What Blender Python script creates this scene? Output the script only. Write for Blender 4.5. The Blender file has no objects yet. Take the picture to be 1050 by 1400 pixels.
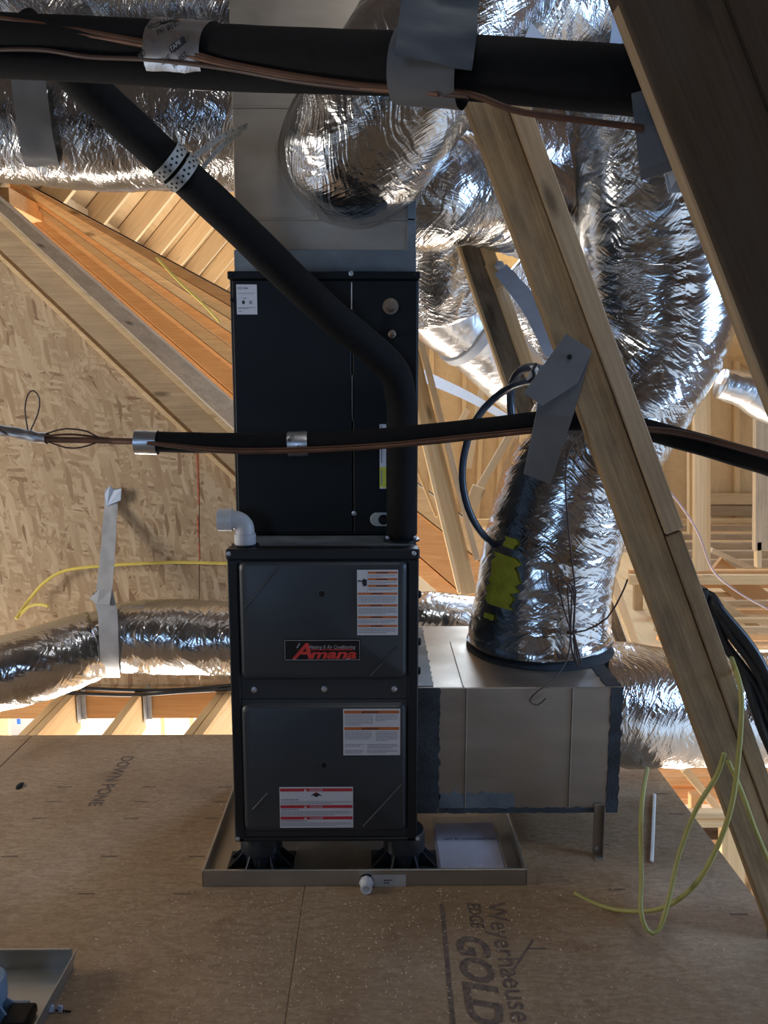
import bpy, bmesh, math, random
from mathutils import Vector, Matrix, noise
random.seed(7)
C = bpy.context.scene.collection
sc = bpy.context.scene

# ------------------------------------------------------------------ camera
F = 1080.0; EYE = 1.40
PITCH = math.atan(159 / F); YAW = math.atan(9 / F)
cam_d = bpy.data.cameras.new('camera'); cam = bpy.data.objects.new('camera', cam_d); C.objects.link(cam)
cam_d.sensor_fit = 'VERTICAL'; cam_d.sensor_height = 36; cam_d.lens = F / 1400 * 36
cam_d.clip_start = 0.05
cam.location = (0, 0, EYE)
cam.rotation_euler = (math.pi / 2 - PITCH, 0, -YAW)
sc.camera = cam

# ------------------------------------------------------------------ world, light, exposure
world = bpy.data.worlds.new('sky'); sc.world = world; world.use_nodes = True
bgn = world.node_tree.nodes['Background']
bgn.inputs[0].default_value = (0.62, 0.78, 1.0, 1); bgn.inputs[1].default_value = 1.5
sc.view_settings.view_transform = 'Standard'; sc.view_settings.look = 'None'
sc.view_settings.gamma = 1; sc.view_settings.use_curve_mapping = False
sc.view_settings.exposure = 0.0

def area(name, loc, target, sx, sy, power, col):
    d = bpy.data.lights.new(name, 'AREA'); d.shape = 'RECTANGLE'; d.size = sx; d.size_y = sy
    d.energy = power; d.color = col
    o = bpy.data.objects.new(name, d); C.objects.link(o); o.location = loc
    o.rotation_euler = (Vector(target) - Vector(loc)).to_track_quat('-Z', 'Y').to_euler()
    return o
BLUE = (0.36, 0.60, 1.0); WHITE = (1.0, 0.93, 0.83); COOL = (0.66, 0.82, 1.0)
area('daylight_front_window', (-1.5, -2.85, 1.75), (-1.5, 2, 1.3), 1.1, 1.0, 16, BLUE)
area('daylight_right_window', (3.45, 1.4, 1.5), (0, 3.2, 1.6), 0.9, 1.1, 60, BLUE)
area('daylight_gable_window', (1.15, 8.9, 3.0), (0.6, 2.6, 1.6), 1.3, 1.4, 190, COOL)
area('daylight_left_window', (-3.45, 1.9, 1.3), (-1.0, 3.7, 1.0), 0.9, 1.0, 48, WHITE)
area('daylight_below_left', (-1.9, 4.9, -2.3), (-1.3, 4.5, 2), 2.6, 2.6, 420, WHITE)
area('daylight_below_right', (2.2, 5.2, -2.3), (1.8, 5.0, 2), 2.6, 3.4, 300, WHITE)
area('added_light_back_ducts', (1.3, 4.9, 3.55), (1.0, 3.4, 0.6), 1.2, 1.2, 150, BLUE)  # added blue lamp to brighten the rear ducts; no opening in the roof
area('added_light_front_deck', (0.4, 0.8, 3.5), (0.45, 1.8, 0.8), 0.7, 0.7, 11, (0.95, 0.97, 1.0))  # added overhead lamp to lift deck and brace; the roof is closed here

# ------------------------------------------------------------------ helpers
cP, sP, cY, sY = math.cos(PITCH), math.sin(PITCH), math.cos(YAW), math.sin(YAW)
def ray(px, py):
    x = (px - 525) / F; y = -(py - 700) / F
    f = cP + y * sP; u = -sP + y * cP
    return Vector((x * cY + f * sY, -x * sY + f * cY, u))
def at(px, py, Y):
    r = ray(px, py); t = Y / r.y
    return Vector((r.x * t, Y, EYE + r.z * t))
def gnd(px, py, z=0.0):
    r = ray(px, py); t = (z - EYE) / r.z
    return Vector((r.x * t, r.y * t, z))

WL = {}
def empty(name, loc=(0, 0, 0)):
    o = bpy.data.objects.new(name, None); C.objects.link(o); o.location = loc
    o.empty_display_size = 0.05; WL[o] = Vector(loc)
    return o
def tag(o, label, cat, group=None):
    o['label'] = label; o['category'] = cat
    if group: o['group'] = group
    return o
def thing(name, label, cat, loc=(0, 0, 0), group=None):
    return tag(empty(name, loc), label, cat, group)
def struct(name, loc=(0, 0, 0)):
    o = empty(name, loc); o['kind'] = 'structure'; return o
def link(name, me, mats, parent=None, M=None, label=None):
    o = bpy.data.objects.new(name, me); C.objects.link(o)
    if mats is not None and not me.materials:
        for m in (mats if isinstance(mats, (list, tuple)) else [mats]): me.materials.append(m)
    M = M or Matrix()
    if parent is not None:
        o.parent = parent
        o.matrix_local = Matrix.Translation(-WL.get(parent, Vector())) @ M
    else:
        o.matrix_local = M
    WL[o] = M.to_translation() if M != Matrix() else Vector()
    if label: o['label'] = label
    return o
def smooth(me, ang=None):
    me.polygons.foreach_set('use_smooth', [True] * len(me.polygons))
    if ang is not None:
        try: me.set_sharp_from_angle(angle=math.radians(ang))
        except Exception: pass
def pymesh(name, verts, faces):
    me = bpy.data.meshes.new(name); me.from_pydata([tuple(v) for v in verts], [], faces); me.update(); return me
def bm_mesh(name, bm, sm=None):
    bmesh.ops.recalc_face_normals(bm, faces=bm.faces)
    me = bpy.data.meshes.new(name); bm.to_mesh(me); bm.free()
    if sm is not None: smooth(me, sm)
    return me

def bm_box(bm, x0, x1, y0, y1, z0, z1, bev=0.0, mi=0, segs=1):
    M = Matrix.Translation(((x0 + x1) / 2, (y0 + y1) / 2, (z0 + z1) / 2)) @ Matrix.Diagonal((x1 - x0, y1 - y0, z1 - z0, 1))
    r = bmesh.ops.create_cube(bm, size=1, matrix=M)
    fs = set(f for v in r['verts'] for f in v.link_faces)
    for f in fs: f.material_index = mi
    if bev:
        es = list(set(e for v in r['verts'] for e in v.link_edges))
        rr = bmesh.ops.bevel(bm, geom=es, offset=bev, segments=segs, affect='EDGES', profile=0.5)
        for f in rr['faces']: f.material_index = mi
def box(name, x0, x1, y0, y1, z0, z1, mat, parent=None, bev=0.002, label=None, segs=1):
    bm = bmesh.new(); bm_box(bm, x0, x1, y0, y1, z0, z1, bev, 0, segs)
    return link(name, bm_mesh(name, bm), mat, parent, None, label)

def lumber(name, A, B, w, t, mat, parent=None, wd=None, label=None):
    """a board from A to B: w wide (across the line of sight unless wd says otherwise), t thick"""
    A = Vector(A); B = Vector(B); ax = (B - A).normalized()
    if wd is None: wd = ax.cross(Vector((0, 1, 0)))
    wd = Vector(wd); wd = (wd - ax * wd.dot(ax)).normalized()
    td = ax.cross(wd)
    L = (B - A).length
    bm = bmesh.new(); bm_box(bm, -L / 2, L / 2, -w / 2, w / 2, -t / 2, t / 2, 0.0025)
    R = Matrix((ax, wd, td)).transposed().to_4x4()
    return link(name, bm_mesh(name, bm), mat, parent, Matrix.Translation((A + B) / 2) @ R, label)

def prism(name, pts, depth, mat, parent=None, label=None, bev=0.002):
    """flat outline (list of world points) given a real thickness along `depth`"""
    n = len(pts); d = Vector(depth)
    V = [Vector(p) for p in pts] + [Vector(p) + d for p in pts]
    bm = bmesh.new(); vs = [bm.verts.new(v) for v in V]
    bm.faces.new(vs[:n]); bm.faces.new(vs[n:][::-1])
    for i in range(n): bm.faces.new([vs[i], vs[n + i], vs[n + (i + 1) % n], vs[(i + 1) % n]])
    bmesh.ops.recalc_face_normals(bm, faces=bm.faces)
    if bev: bmesh.ops.bevel(bm, geom=list(bm.edges), offset=bev, segments=1, affect='EDGES')
    return link(name, bm_mesh(name, bm), mat, parent, None, label)

def spline(pts, step):
    """Catmull-Rom through pts (Vectors, may carry a radius as 4th value) -> samples about `step` apart"""
    P = [Vector(p) for p in pts]; n = len(P); out = []
    for i in range(n - 1):
        p0 = P[i - 1] if i else P[0] * 2 - P[1]
        p1, p2 = P[i], P[i + 1]
        p3 = P[i + 2] if i + 2 < n else P[-1] * 2 - P[-2]
        k = max(2, int((p2.xyz - p1.xyz).length / step))
        for j in range(k):
            t = j / k
            out.append(0.5 * ((2 * p1) + (-p0 + p2) * t + (2 * p0 - 5 * p1 + 4 * p2 - p3) * t * t + (-p0 + 3 * p1 - 3 * p2 + p3) * t ** 3))
    out.append(P[-1])
    return out
def frames(path):
    n = len(path); T = []
    for i in range(n):
        T.append((path[min(i + 1, n - 1)] - path[max(i - 1, 0)]).normalized())
    N = [None] * n
    a = Vector((0, 0, 1)) if abs(T[0].z) < 0.9 else Vector((0, -1, 0))
    N[0] = (a - T[0] * a.dot(T[0])).normalized()
    for i in range(1, n):
        v = N[i - 1] - T[i] * N[i - 1].dot(T[i]); N[i] = v.normalized()
    return T, N
def tube_mesh(name, pts, r, seg=12, step=0.03, disp=None, cap=True, flat=1.0, resample=True):
    """tube along pts; radius r or 4th component; disp(s, theta, pos) -> offset in metres; UV in metres"""
    if resample: path4 = spline(pts, step)
    else: path4 = [Vector(p) for p in pts]
    rad = [p[3] if len(p) > 3 else r for p in path4]
    path = [Vector(p[:3]) for p in path4]
    T, N = frames(path); n = len(path); V = []; S = [0.0]
    for i in range(1, n): S.append(S[-1] + (path[i] - path[i - 1]).length)
    for i in range(n):
        Bv = T[i].cross(N[i])
        for j in range(seg):
            th = 2 * math.pi * j / seg
            d = N[i] * math.cos(th) + Bv * math.sin(th) * flat
            rr = rad[i]
            if disp: rr += disp(S[i], th, path[i] + d * rr)
            V.append(path[i] + d * rr)
    Fc = []
    for i in range(n - 1):
        for j in range(seg):
            k = (j + 1) % seg
            Fc.append((i * seg + j, i * seg + k, (i + 1) * seg + k, (i + 1) * seg + j))
    nq = len(Fc)
    if cap:
        Fc.append(tuple(range(seg))[::-1]); Fc.append(tuple(range((n - 1) * seg, n * seg)))
    me = pymesh(name, V, Fc)
    uv = me.uv_layers.new(name='UVMap'); data = []
    for q in range(nq):
        i, j = divmod(q, seg)
        for (a, b) in ((i, j), (i, j + 1), (i + 1, j + 1), (i + 1, j)):
            data += [S[a], 2 * math.pi * rad[a] * b / seg]
    while len(data) < 2 * len(me.loops): data += [0, 0]
    uv.data.foreach_set('uv', data)
    smooth(me, 60 if disp is None else None)
    return me
def tube(name, pts, r, mat, parent=None, seg=10, step=0.03, label=None, **k):
    return link(name, tube_mesh(name, pts, r, seg, step, **k), mat, parent, None, label)

def ribbon(name, pts, w, th, mat, parent=None, label=None, step=0.02, twist=None, wdir=(0, 1, 0), rumple=0.0):
    """a strap: flat strip following pts, width direction close to wdir (may be a list per control point)"""
    path = spline([Vector(p[:3]) for p in pts], step); n = len(path); T, _ = frames(path); V = []; Fc = []
    for i, p in enumerate(path):
        f = i / (n - 1)
        if isinstance(wdir, list):
            g = f * (len(wdir) - 1); a = min(int(g), len(wdir) - 2)
            wv = Vector(wdir[a]).lerp(Vector(wdir[a + 1]), g - a)
        else: wv = Vector(wdir)
        wv = (wv - T[i] * wv.dot(T[i])).normalized(); nv = T[i].cross(wv)
        ww = w if not isinstance(w, (list, tuple)) else w[0] + (w[1] - w[0]) * f
        for q in range(5):
            g = q / 4 - 0.5
            b = rumple * noise.noise(Vector((f * 9, q * 0.9, w[0] if isinstance(w, (list, tuple)) else w))) if rumple else 0
            V.append(p + wv * ww * g + nv * (th / 2 + b)); V.append(p + wv * ww * g + nv * (-th / 2 + b))
    for i in range(n - 1):
        a, b = i * 10, (i + 1) * 10
        for q in range(4):
            x = q * 2
            Fc.append((a + x, a + x + 2, b + x + 2, b + x)); Fc.append((a + x + 1, b + x + 1, b + x + 3, a + x + 3))
        Fc.append((a, b, b + 1, a + 1)); Fc.append((a + 8, a + 9, b + 9, b + 8))
    for s in (0, (n - 1) * 10):
        for q in range(4): Fc.append((s + q * 2, s + q * 2 + 1, s + q * 2 + 3, s + q * 2 + 2))
    bm = bmesh.new(); vs = [bm.verts.new(v) for v in V]
    for f in Fc: bm.faces.new([vs[i] for i in f])
    return link(name, bm_mesh(name, bm, 50), mat, parent, None, label)

def lathe(name, prof, mat, parent=None, M=None, seg=32, label=None, ang=40):
    """prof: list of (radius, z) round the z axis"""
    V = []; Fc = []; n = len(prof)
    for (r, z) in prof:
        for j in range(seg):
            a = 2 * math.pi * j / seg; V.append((r * math.cos(a), r * math.sin(a), z))
    for i in range(n - 1):
        for j in range(seg):
            k = (j + 1) % seg; Fc.append((i * seg + j, i * seg + k, (i + 1) * seg + k, (i + 1) * seg + j))
    Fc.append(tuple(range(seg))[::-1]); Fc.append(tuple(range((n - 1) * seg, n * seg)))
    me = pymesh(name, V, Fc); smooth(me, ang)
    return link(name, me, mat, parent, M, label)
FRONT = Matrix(((1, 0, 0, 0), (0, 0, -1, 0), (0, 1, 0, 0), (0, 0, 0, 1)))   # local z -> towards the camera side (-Y), local y -> up
def onfront(x, y, z): return Matrix.Translation((x, y, z)) @ FRONT
def screw(parent, x, y, z, mat, r=0.006, name='screw'):
    return lathe(name, [(r * 1.5, -0.001), (r * 1.5, 0.0015), (r, 0.002), (r, 0.005), (r * 0.6, 0.0062)], mat, parent, onfront(x, y, z), 8)

_tc = {}
def text_mesh(s, size, shear=0.0, bold=0.0, align='LEFT', sx=1.0):
    key = (s, size, shear, bold, align, sx)
    if key not in _tc:
        cu = bpy.data.curves.new('t', 'FONT'); cu.body = s; cu.size = size; cu.shear = shear; cu.offset = bold
        cu.align_x = align; cu.resolution_u = 3
        o = bpy.data.objects.new('t', cu); C.objects.link(o)
        bpy.context.view_layer.update()
        me = bpy.data.meshes.new_from_object(o)
        bpy.data.objects.remove(o); bpy.data.curves.remove(cu)
        for v in me.vertices: v.co.x *= sx
        _tc[key] = me
    return _tc[key]
def bm_text(bm, s, size, M, mi, **k):
    me = text_mesh(s, size, **k); off = len(bm.verts)
    n0 = len(bm.faces)
    bm.from_mesh(me); bm.verts.ensure_lookup_table(); bm.faces.ensure_lookup_table()
    for i in range(off, len(bm.verts)): bm.verts[i].co = M @ bm.verts[i].co
    for i in range(n0, len(bm.faces)): bm.faces[i].material_index = mi
def sheet(name, M, w, h, elems, mats, parent, label=None):
    """printed label: backing plus flat print. elems in metres from the top-left corner:
       ('r',x0,y0,x1,y1,mi) ('t',text,x,y,size,mi[,opts]) ('l',x0,y0,x1,y1,rows,mi)"""
    bm = bmesh.new()
    bm_box(bm, 0, w, -h, 0, -0.0006, 0.0006, 0, 0)
    rnd = random.Random(len(name) + int(w * 1e4))
    lv = 0
    for e in elems:
        lv += 1; z = 0.0008 + 0.00002 * lv
        def quad(x0, y0, x1, y1, mi, z=z):
            f = bm.faces.new([bm.verts.new((x0, -y1, z)), bm.verts.new((x1, -y1, z)), bm.verts.new((x1, -y0, z)), bm.verts.new((x0, -y0, z))])
            f.material_index = mi
        if e[0] == 'r': quad(*e[1:6])
        elif e[0] == 't':
            bm_text(bm, e[1], e[4], Matrix.Translation((e[2], -e[3], z + 0.0003)), e[5], **(e[6] if len(e) > 6 else {}))
        elif e[0] == 'l':
            _, x0, y0, x1, y1, rows, mi = e
            for i in range(rows):
                yy = y0 + (y1 - y0) * (i + 0.25) / rows; hh = (y1 - y0) / rows * 0.42
                x = x0
                end = x1 if i < rows - 1 else x0 + (x1 - x0) * rnd.uniform(0.4, 0.95)
                while x < end:
                    wd = rnd.uniform(0.003, 0.011)
                    quad(x, yy, min(x + wd, end), yy + hh, mi); x += wd + 0.0016
        elif e[0] == 'p':
            f = bm.faces.new([bm.verts.new((x, -y, z)) for x, y in e[1]]); f.material_index = e[2]
            f.normal_update()
            if f.normal.z < 0: f.normal_flip()
    me = bpy.data.meshes.new(name); bm.to_mesh(me); bm.free()
    return link(name, me, mats, parent, M, label)

# ------------------------------------------------------------------ materials
class NB:
    def __init__(s, name):
        s.m = bpy.data.materials.new(name); s.m.use_nodes = True
        s.nt = s.m.node_tree; s.b = s.nt.nodes['Principled BSDF']
    def n(s, t, **k):
        x = s.nt.nodes.new(t)
        for a, v in k.items(): setattr(x, a, v)
        return x
    def l(s, a, b): s.nt.links.new(a, b)
    def set(s, **k):
        for a, v in k.items():
            key = {'color': 'Base Color', 'rough': 'Roughness', 'metal': 'Metallic', 'spec': 'Specular IOR Level', 'coat': 'Coat Weight', 'trans': 'Transmission Weight', 'sub': 'Subsurface Weight'}[a]
            s.b.inputs[key].default_value = (*v, 1) if isinstance(v, tuple) and len(v) == 3 else v
    def coords(s, which='Object', scale=(1, 1, 1), rot=(0, 0, 0), rnd=False):
        tc = s.n('ShaderNodeTexCoord'); mp = s.n('ShaderNodeMapping')
        mp.inputs['Scale'].default_value = scale; mp.inputs['Rotation'].default_value = rot
        s.l(tc.outputs[which], mp.inputs['Vector'])
        if rnd:
            oi = s.n('ShaderNodeObjectInfo'); mu = s.n('ShaderNodeMath', operation='MULTIPLY'); mu.inputs[1].default_value = 37
            s.l(oi.outputs['Random'], mu.inputs[0]); cb = s.n('ShaderNodeCombineXYZ')
            for i in range(3): s.l(mu.outputs[0], cb.inputs[i])
            s.l(cb.outputs[0], mp.inputs['Location'])
        return mp.outputs[0]
    def noise(s, vec, scale=5, detail=4, rough=0.55, dist=0):
        x = s.n('ShaderNodeTexNoise'); x.inputs['Scale'].default_value = scale; x.inputs['Detail'].default_value = detail
        x.inputs['Roughness'].default_value = rough; x.inputs['Distortion'].default_value = dist
        s.l(vec, x.inputs['Vector']); return x.outputs['Fac']
    def ramp(s, fac, stops):
        x = s.n('ShaderNodeValToRGB'); cr = x.color_ramp
        while len(cr.elements) < len(stops): cr.elements.new(0.5)
        for e, (p, c) in zip(cr.elements, stops):
            e.position = p; e.color = (*c, 1) if isinstance(c, tuple) else (c, c, c, 1)
        s.l(fac, x.inputs[0]); return x.outputs[0]
    def mix(s, fac, a, b, mode='MIX'):
        x = s.n('ShaderNodeMix', data_type='RGBA', blend_type=mode)
        if isinstance(fac, (int, float)): x.inputs[0].default_value = fac
        else: s.l(fac, x.inputs[0])
        for v, i in ((a, 6), (b, 7)):
            if isinstance(v, tuple): x.inputs[i].default_value = (*v, 1)
            else: s.l(v, x.inputs[i])
        return x.outputs[2]
    def math(s, op, a, b=0.0):
        x = s.n('ShaderNodeMath', operation=op)
        for v, i in ((a, 0), (b, 1)):
            if isinstance(v, (int, float)): x.inputs[i].default_value = v
            else: s.l(v, x.inputs[i])
        return x.outputs[0]
    def bump(s, h, strength=0.3, dist=0.01):
        x = s.n('ShaderNodeBump'); x.inputs['Strength'].default_value = strength; x.inputs['Distance'].default_value = dist
        s.l(h, x.inputs['Height']); s.l(x.outputs[0], s.b.inputs['Normal'])
    def col(s, c): s.l(c, s.b.inputs['Base Color'])

def flat(name, color, rough=0.6, metal=0.0, var=0.12, vs=18, bump=0.0, spec=0.5):
    m = NB(name); m.set(rough=rough, metal=metal, spec=spec)
    v = m.noise(m.coords('Object'), vs, 4)
    lo = tuple(c * (1 - var) for c in color); hi = tuple(min(1, c * (1 + var)) for c in color)
    m.col(m.ramp(v, [(0.3, lo), (0.7, hi)]))
    if bump: m.bump(m.noise(m.coords('Object'), vs * 8, 3), bump, 0.003)
    return m.m

def wood(name, light, dark, grain=1.0, dirt=0.0, knots=True, rough=0.75):
    m = NB(name); m.set(rough=rough, spec=0.25)
    g1 = m.noise(m.coords('Object', (1.2, 22, 22), rnd=True), 1.6, 5, 0.6, 0.8)
    g2 = m.noise(m.coords('Object', (2.0, 130, 130), rnd=True), 1.5, 3, 0.6)
    c = m.ramp(g1, [(0.25, dark), (0.5, tuple((a + b) / 2 for a, b in zip(light, dark))), (0.72, light)])
    c = m.mix(0.35 * grain, c, m.ramp(g2, [(0.35, tuple(v * 0.72 for v in dark)), (0.65, light)]))
    if knots:
        vo = m.n('ShaderNodeTexVoronoi'); vo.inputs['Scale'].default_value = 1.0
        m.l(m.coords('Object', (2.6, 9, 9), rnd=True), vo.inputs['Vector'])
        c = m.mix(m.ramp(vo.outputs['Distance'], [(0.05, 0.85), (0.14, 0.0)]), c, tuple(v * 0.35 for v in dark))
    if dirt:
        d = m.noise(m.coords('Object', (3, 8, 8), rnd=True), 2.2, 5, 0.65)
        c = m.mix(m.ramp(d, [(0.42, 0.0), (0.68, dirt)]), c, (0.07, 0.055, 0.042))
    oi = m.n('ShaderNodeObjectInfo')
    hs = m.n('ShaderNodeHueSaturation'); m.l(c, hs.inputs['Color'])
    m.l(m.math('ADD', m.math('MULTIPLY', oi.outputs['Random'], 0.3), 0.85), hs.inputs['Value'])
    m.col(hs.outputs[0]); m.bump(g2, 0.25, 0.002)
    return m.m

def strands(name, cols, size=1.0, rough=0.8, smoothmix=0.0, plane='XZ'):
    """oriented strand board: long chips lying in many directions"""
    m = NB(name); m.set(rough=rough, spec=0.25)
    out = None; h = None
    tc = m.n('ShaderNodeTexCoord')
    wn = m.n('ShaderNodeTexNoise'); wn.inputs['Scale'].default_value = 3.5; wn.inputs['Detail'].default_value = 1; m.l(tc.outputs['Object'], wn.inputs['Vector'])
    sc_ = m.n('ShaderNodeVectorMath', operation='SCALE'); sc_.inputs['Scale'].default_value = 0.06; m.l(wn.outputs['Color'], sc_.inputs[0])
    wv = m.n('ShaderNodeVectorMath', operation='ADD'); m.l(tc.outputs['Object'], wv.inputs[0]); m.l(sc_.outputs[0], wv.inputs[1])
    for i, ang in enumerate((0.45, -0.8, 1.25, 2.2, -0.15, 1.75)):
        rot = (0, ang, 0) if plane == 'XZ' else (0, 0, ang)
        m1 = m.n('ShaderNodeMapping'); m1.inputs['Rotation'].default_value = rot
        m2 = m.n('ShaderNodeMapping'); k = (1.0, 0.75, 1.3, 0.9, 1.15, 0.8)[i] / size
        m2.inputs['Scale'].default_value = (9 * k, 1.0, 44 * k); m2.inputs['Location'].default_value = (i * 7.3, i * 3.1, i * 5.7)
        m.l(wv.outputs[0], m1.inputs[0]); m.l(m1.outputs[0], m2.inputs[0])
        vo = m.n('ShaderNodeTexVoronoi'); vo.inputs['Scale'].default_value = 1; vo.inputs['Randomness'].default_value = 1
        m.l(m2.outputs[0], vo.inputs['Vector'])
        sp = m.n('ShaderNodeSeparateColor'); m.l(vo.outputs['Color'], sp.inputs[0])
        c = m.ramp(sp.outputs[0], [(0.0, cols[0]), (0.12, cols[1]), (0.6, cols[2]), (1.0, cols[3])])
        m3 = m.n('ShaderNodeMapping'); m3.inputs['Scale'].default_value = (0.6, 1, 5); m.l(m2.outputs[0], m3.inputs[0])
        gr = m.noise(m3.outputs[0], 2, 3)
        c = m.mix(0.3, c, m.ramp(gr, [(0.3, cols[1]), (0.7, cols[3])]))
        if out is None: out, h = c, sp.outputs[1]
        else:
            k2 = m.ramp(sp.outputs[2], [(0.58, 0.0), (0.6, 1.0)])
            out = m.mix(k2, out, c); h = m.mix(k2, h, sp.outputs[1])
    if smoothmix: out = m.mix(smoothmix, out, cols[4])
    m.col(out); m.bump(h, 0.35, 0.002)
    return m.m

def foil(name, col=(0.66, 0.66, 0.66), rough=0.17, uscale=24, vscale=2.6, bumpd=0.006, strength=0.95):
    """metallised film: long sharp creases running round the sleeve, broken by finer crossing ones"""
    m = NB(name); m.set(metal=1.0)
    uvc = m.coords('UV', (1, 1, 1), rnd=True)
    wn = m.n('ShaderNodeTexNoise'); wn.inputs['Scale'].default_value = 4; m.l(uvc, wn.inputs['Vector'])
    ad = m.n('ShaderNodeVectorMath', operation='SCALE'); ad.inputs['Scale'].default_value = 0.16
    m.l(wn.outputs['Color'], ad.inputs[0])
    sm = m.n('ShaderNodeVectorMath', operation='ADD'); m.l(uvc, sm.inputs[0]); m.l(ad.outputs[0], sm.inputs[1])
    def creases(su, sv, rot, det=2):
        mp = m.n('ShaderNodeMapping'); mp.inputs['Rotation'].default_value = (0, 0, rot); m.l(sm.outputs[0], mp.inputs[0])
        m2 = m.n('ShaderNodeMapping'); m2.inputs['Scale'].default_value = (su, sv, 1); m.l(mp.outputs[0], m2.inputs[0])
        f = m.noise(m2.outputs[0], 1.0, det, 0.5)
        return m.math('ABSOLUTE', m.math('SUBTRACT', m.math('MULTIPLY', f, 2.0), 1.0))
    a = creases(uscale, vscale, 0.18); b = creases(uscale * 2.4, vscale * 2.2, -0.35); c = creases(uscale * 3.6, vscale * 5, 0.75)
    h = m.math('ADD', m.math('ADD', a, m.math('MULTIPLY', b, 0.55)), m.math('MULTIPLY', c, 0.25))
    m.bump(h, strength, bumpd)
    n = m.noise(uvc, 7, 3)
    m.l(m.ramp(n, [(0.3, rough * 0.8), (0.7, rough * 1.5)]), m.b.inputs['Roughness'])
    m.col(m.ramp(m.noise(uvc, 2.5, 4), [(0.3, tuple(v * 0.8 for v in col)), (0.7, col)]))
    return m.m

M_ORANGE = wood('fresh_fir', (0.74, 0.42, 0.18), (0.60, 0.29, 0.105))
M_PINE = wood('pale_pine', (0.76, 0.56, 0.33), (0.62, 0.41, 0.20))
M_TRUSS = wood('yellow_spruce', (0.74, 0.53, 0.29), (0.60, 0.39, 0.18))
M_GREYWOOD = wood('weathered_spruce', (0.52, 0.38, 0.235), (0.38, 0.26, 0.15), dirt=0.2)
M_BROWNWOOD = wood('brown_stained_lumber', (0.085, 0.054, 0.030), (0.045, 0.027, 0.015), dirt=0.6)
M_BRACE = wood('dusty_spruce_brace', (0.40, 0.275, 0.15), (0.24, 0.15, 0.07), dirt=0.5)
M_DARKWEB = wood('mould_stained_spruce', (0.30, 0.24, 0.17), (0.17, 0.13, 0.09), dirt=0.9)
M_OSB = strands('osb_wall', [(0.17, 0.085, 0.045), (0.36, 0.245, 0.145), (0.46, 0.34, 0.215), (0.60, 0.47, 0.32)], 0.72)
M_SHEATH = strands('roof_sheathing', [(0.46, 0.30, 0.15), (0.60, 0.42, 0.22), (0.68, 0.48, 0.26), (0.74, 0.54, 0.31), (0.66, 0.46, 0.24)], 1.0, smoothmix=0.55)

def floor_mat():
    m = NB('edge_sealed_subfloor'); m.set(rough=0.62, spec=0.3)
    o = m.coords('Object')
    big = m.noise(o, 1.7, 6, 0.6); fine = m.noise(m.coords('Object', (38, 46, 30), (0, 0, 0.5)), 1.6, 5, 0.7)
    ch = m.n('ShaderNodeTexVoronoi'); ch.inputs['Scale'].default_value = 1; m.l(m.coords('Object', (34, 120, 60), (0, 0, 0.9)), ch.inputs['Vector'])
    sp = m.n('ShaderNodeSeparateColor'); m.l(ch.outputs['Color'], sp.inputs[0])
    c = m.ramp(big, [(0.28, (0.205, 0.125, 0.068)), (0.5, (0.285, 0.185, 0.10)), (0.72, (0.37, 0.26, 0.16))])
    c = m.mix(0.5, c, m.ramp(fine, [(0.3, (0.17, 0.10, 0.055)), (0.7, (0.44, 0.315, 0.195))]))
    c = m.mix(0.22, c, m.ramp(sp.outputs[0], [(0.1, (0.17, 0.10, 0.06)), (0.9, (0.46, 0.34, 0.23))]))
    st = m.noise(o, 4.3, 5, 0.7, 0.6)
    c = m.mix(m.ramp(st, [(0.54, 0.0), (0.72, 0.6)]), c, (0.14, 0.08, 0.045))
    spk = m.n('ShaderNodeTexVoronoi'); spk.inputs['Scale'].default_value = 75; m.l(o, spk.inputs['Vector'])
    c = m.mix(m.ramp(m.noise(m.coords('Object', (1, 1, 1), (0, 0, 1)), 1.3, 3), [(0.45, 0.0), (0.65, 0.45)]), c, (0.20, 0.115, 0.055))
    c = m.mix(m.ramp(spk.outputs['Distance'], [(0.09, 0.55), (0.14, 0.0)]), c, (0.42, 0.31, 0.2))
    oi = m.n('ShaderNodeObjectInfo'); hs = m.n('ShaderNodeHueSaturation'); m.l(c, hs.inputs['Color'])
    m.l(m.math('ADD', m.math('MULTIPLY', oi.outputs['Random'], 0.16), 0.92), hs.inputs['Value'])
    m.col(hs.outputs[0]); m.bump(fine, 0.35, 0.003)
    return m.m
M_FLOOR = floor_mat()
M_INK = flat('floor_print_ink', (0.10, 0.07, 0.052), 0.8, var=0.5, vs=60)
M_INK2 = flat('faded_print_ink', (0.125, 0.085, 0.06), 0.8, var=0.45, vs=60)
M_FOIL = foil('crinkled_foil')
M_FOIL2 = foil('crinkled_foil_large', uscale=14, vscale=1.8, bumpd=0.008, strength=0.7)
M_FOIL3 = foil('smooth_foil_wrap', uscale=9, vscale=2, bumpd=0.004, rough=0.28)
M_BLACK = flat('black_foam_insulation', (0.006, 0.006, 0.0065), 0.85, var=0.3, vs=60, bump=0.25, spec=0.2)
M_CASE = flat('black_painted_steel', (0.0045, 0.006, 0.0075), 0.45, var=0.15, vs=8, spec=0.22)
M_CAB = flat('charcoal_cabinet_steel', (0.014, 0.016, 0.019), 0.42, var=0.12, vs=10, spec=0.35)
M_DOOR = flat('slate_grey_door_steel', (0.030, 0.036, 0.043), 0.42, var=0.10, vs=7)
M_RIDGE = flat('door_crease_edge', (0.06, 0.07, 0.08), 0.4)
M_SCREW = flat('zinc_screw', (0.55, 0.57, 0.6), 0.35, 0.9)
M_HOLE = flat('dark_hole', (0.004, 0.004, 0.005), 0.9)
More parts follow.
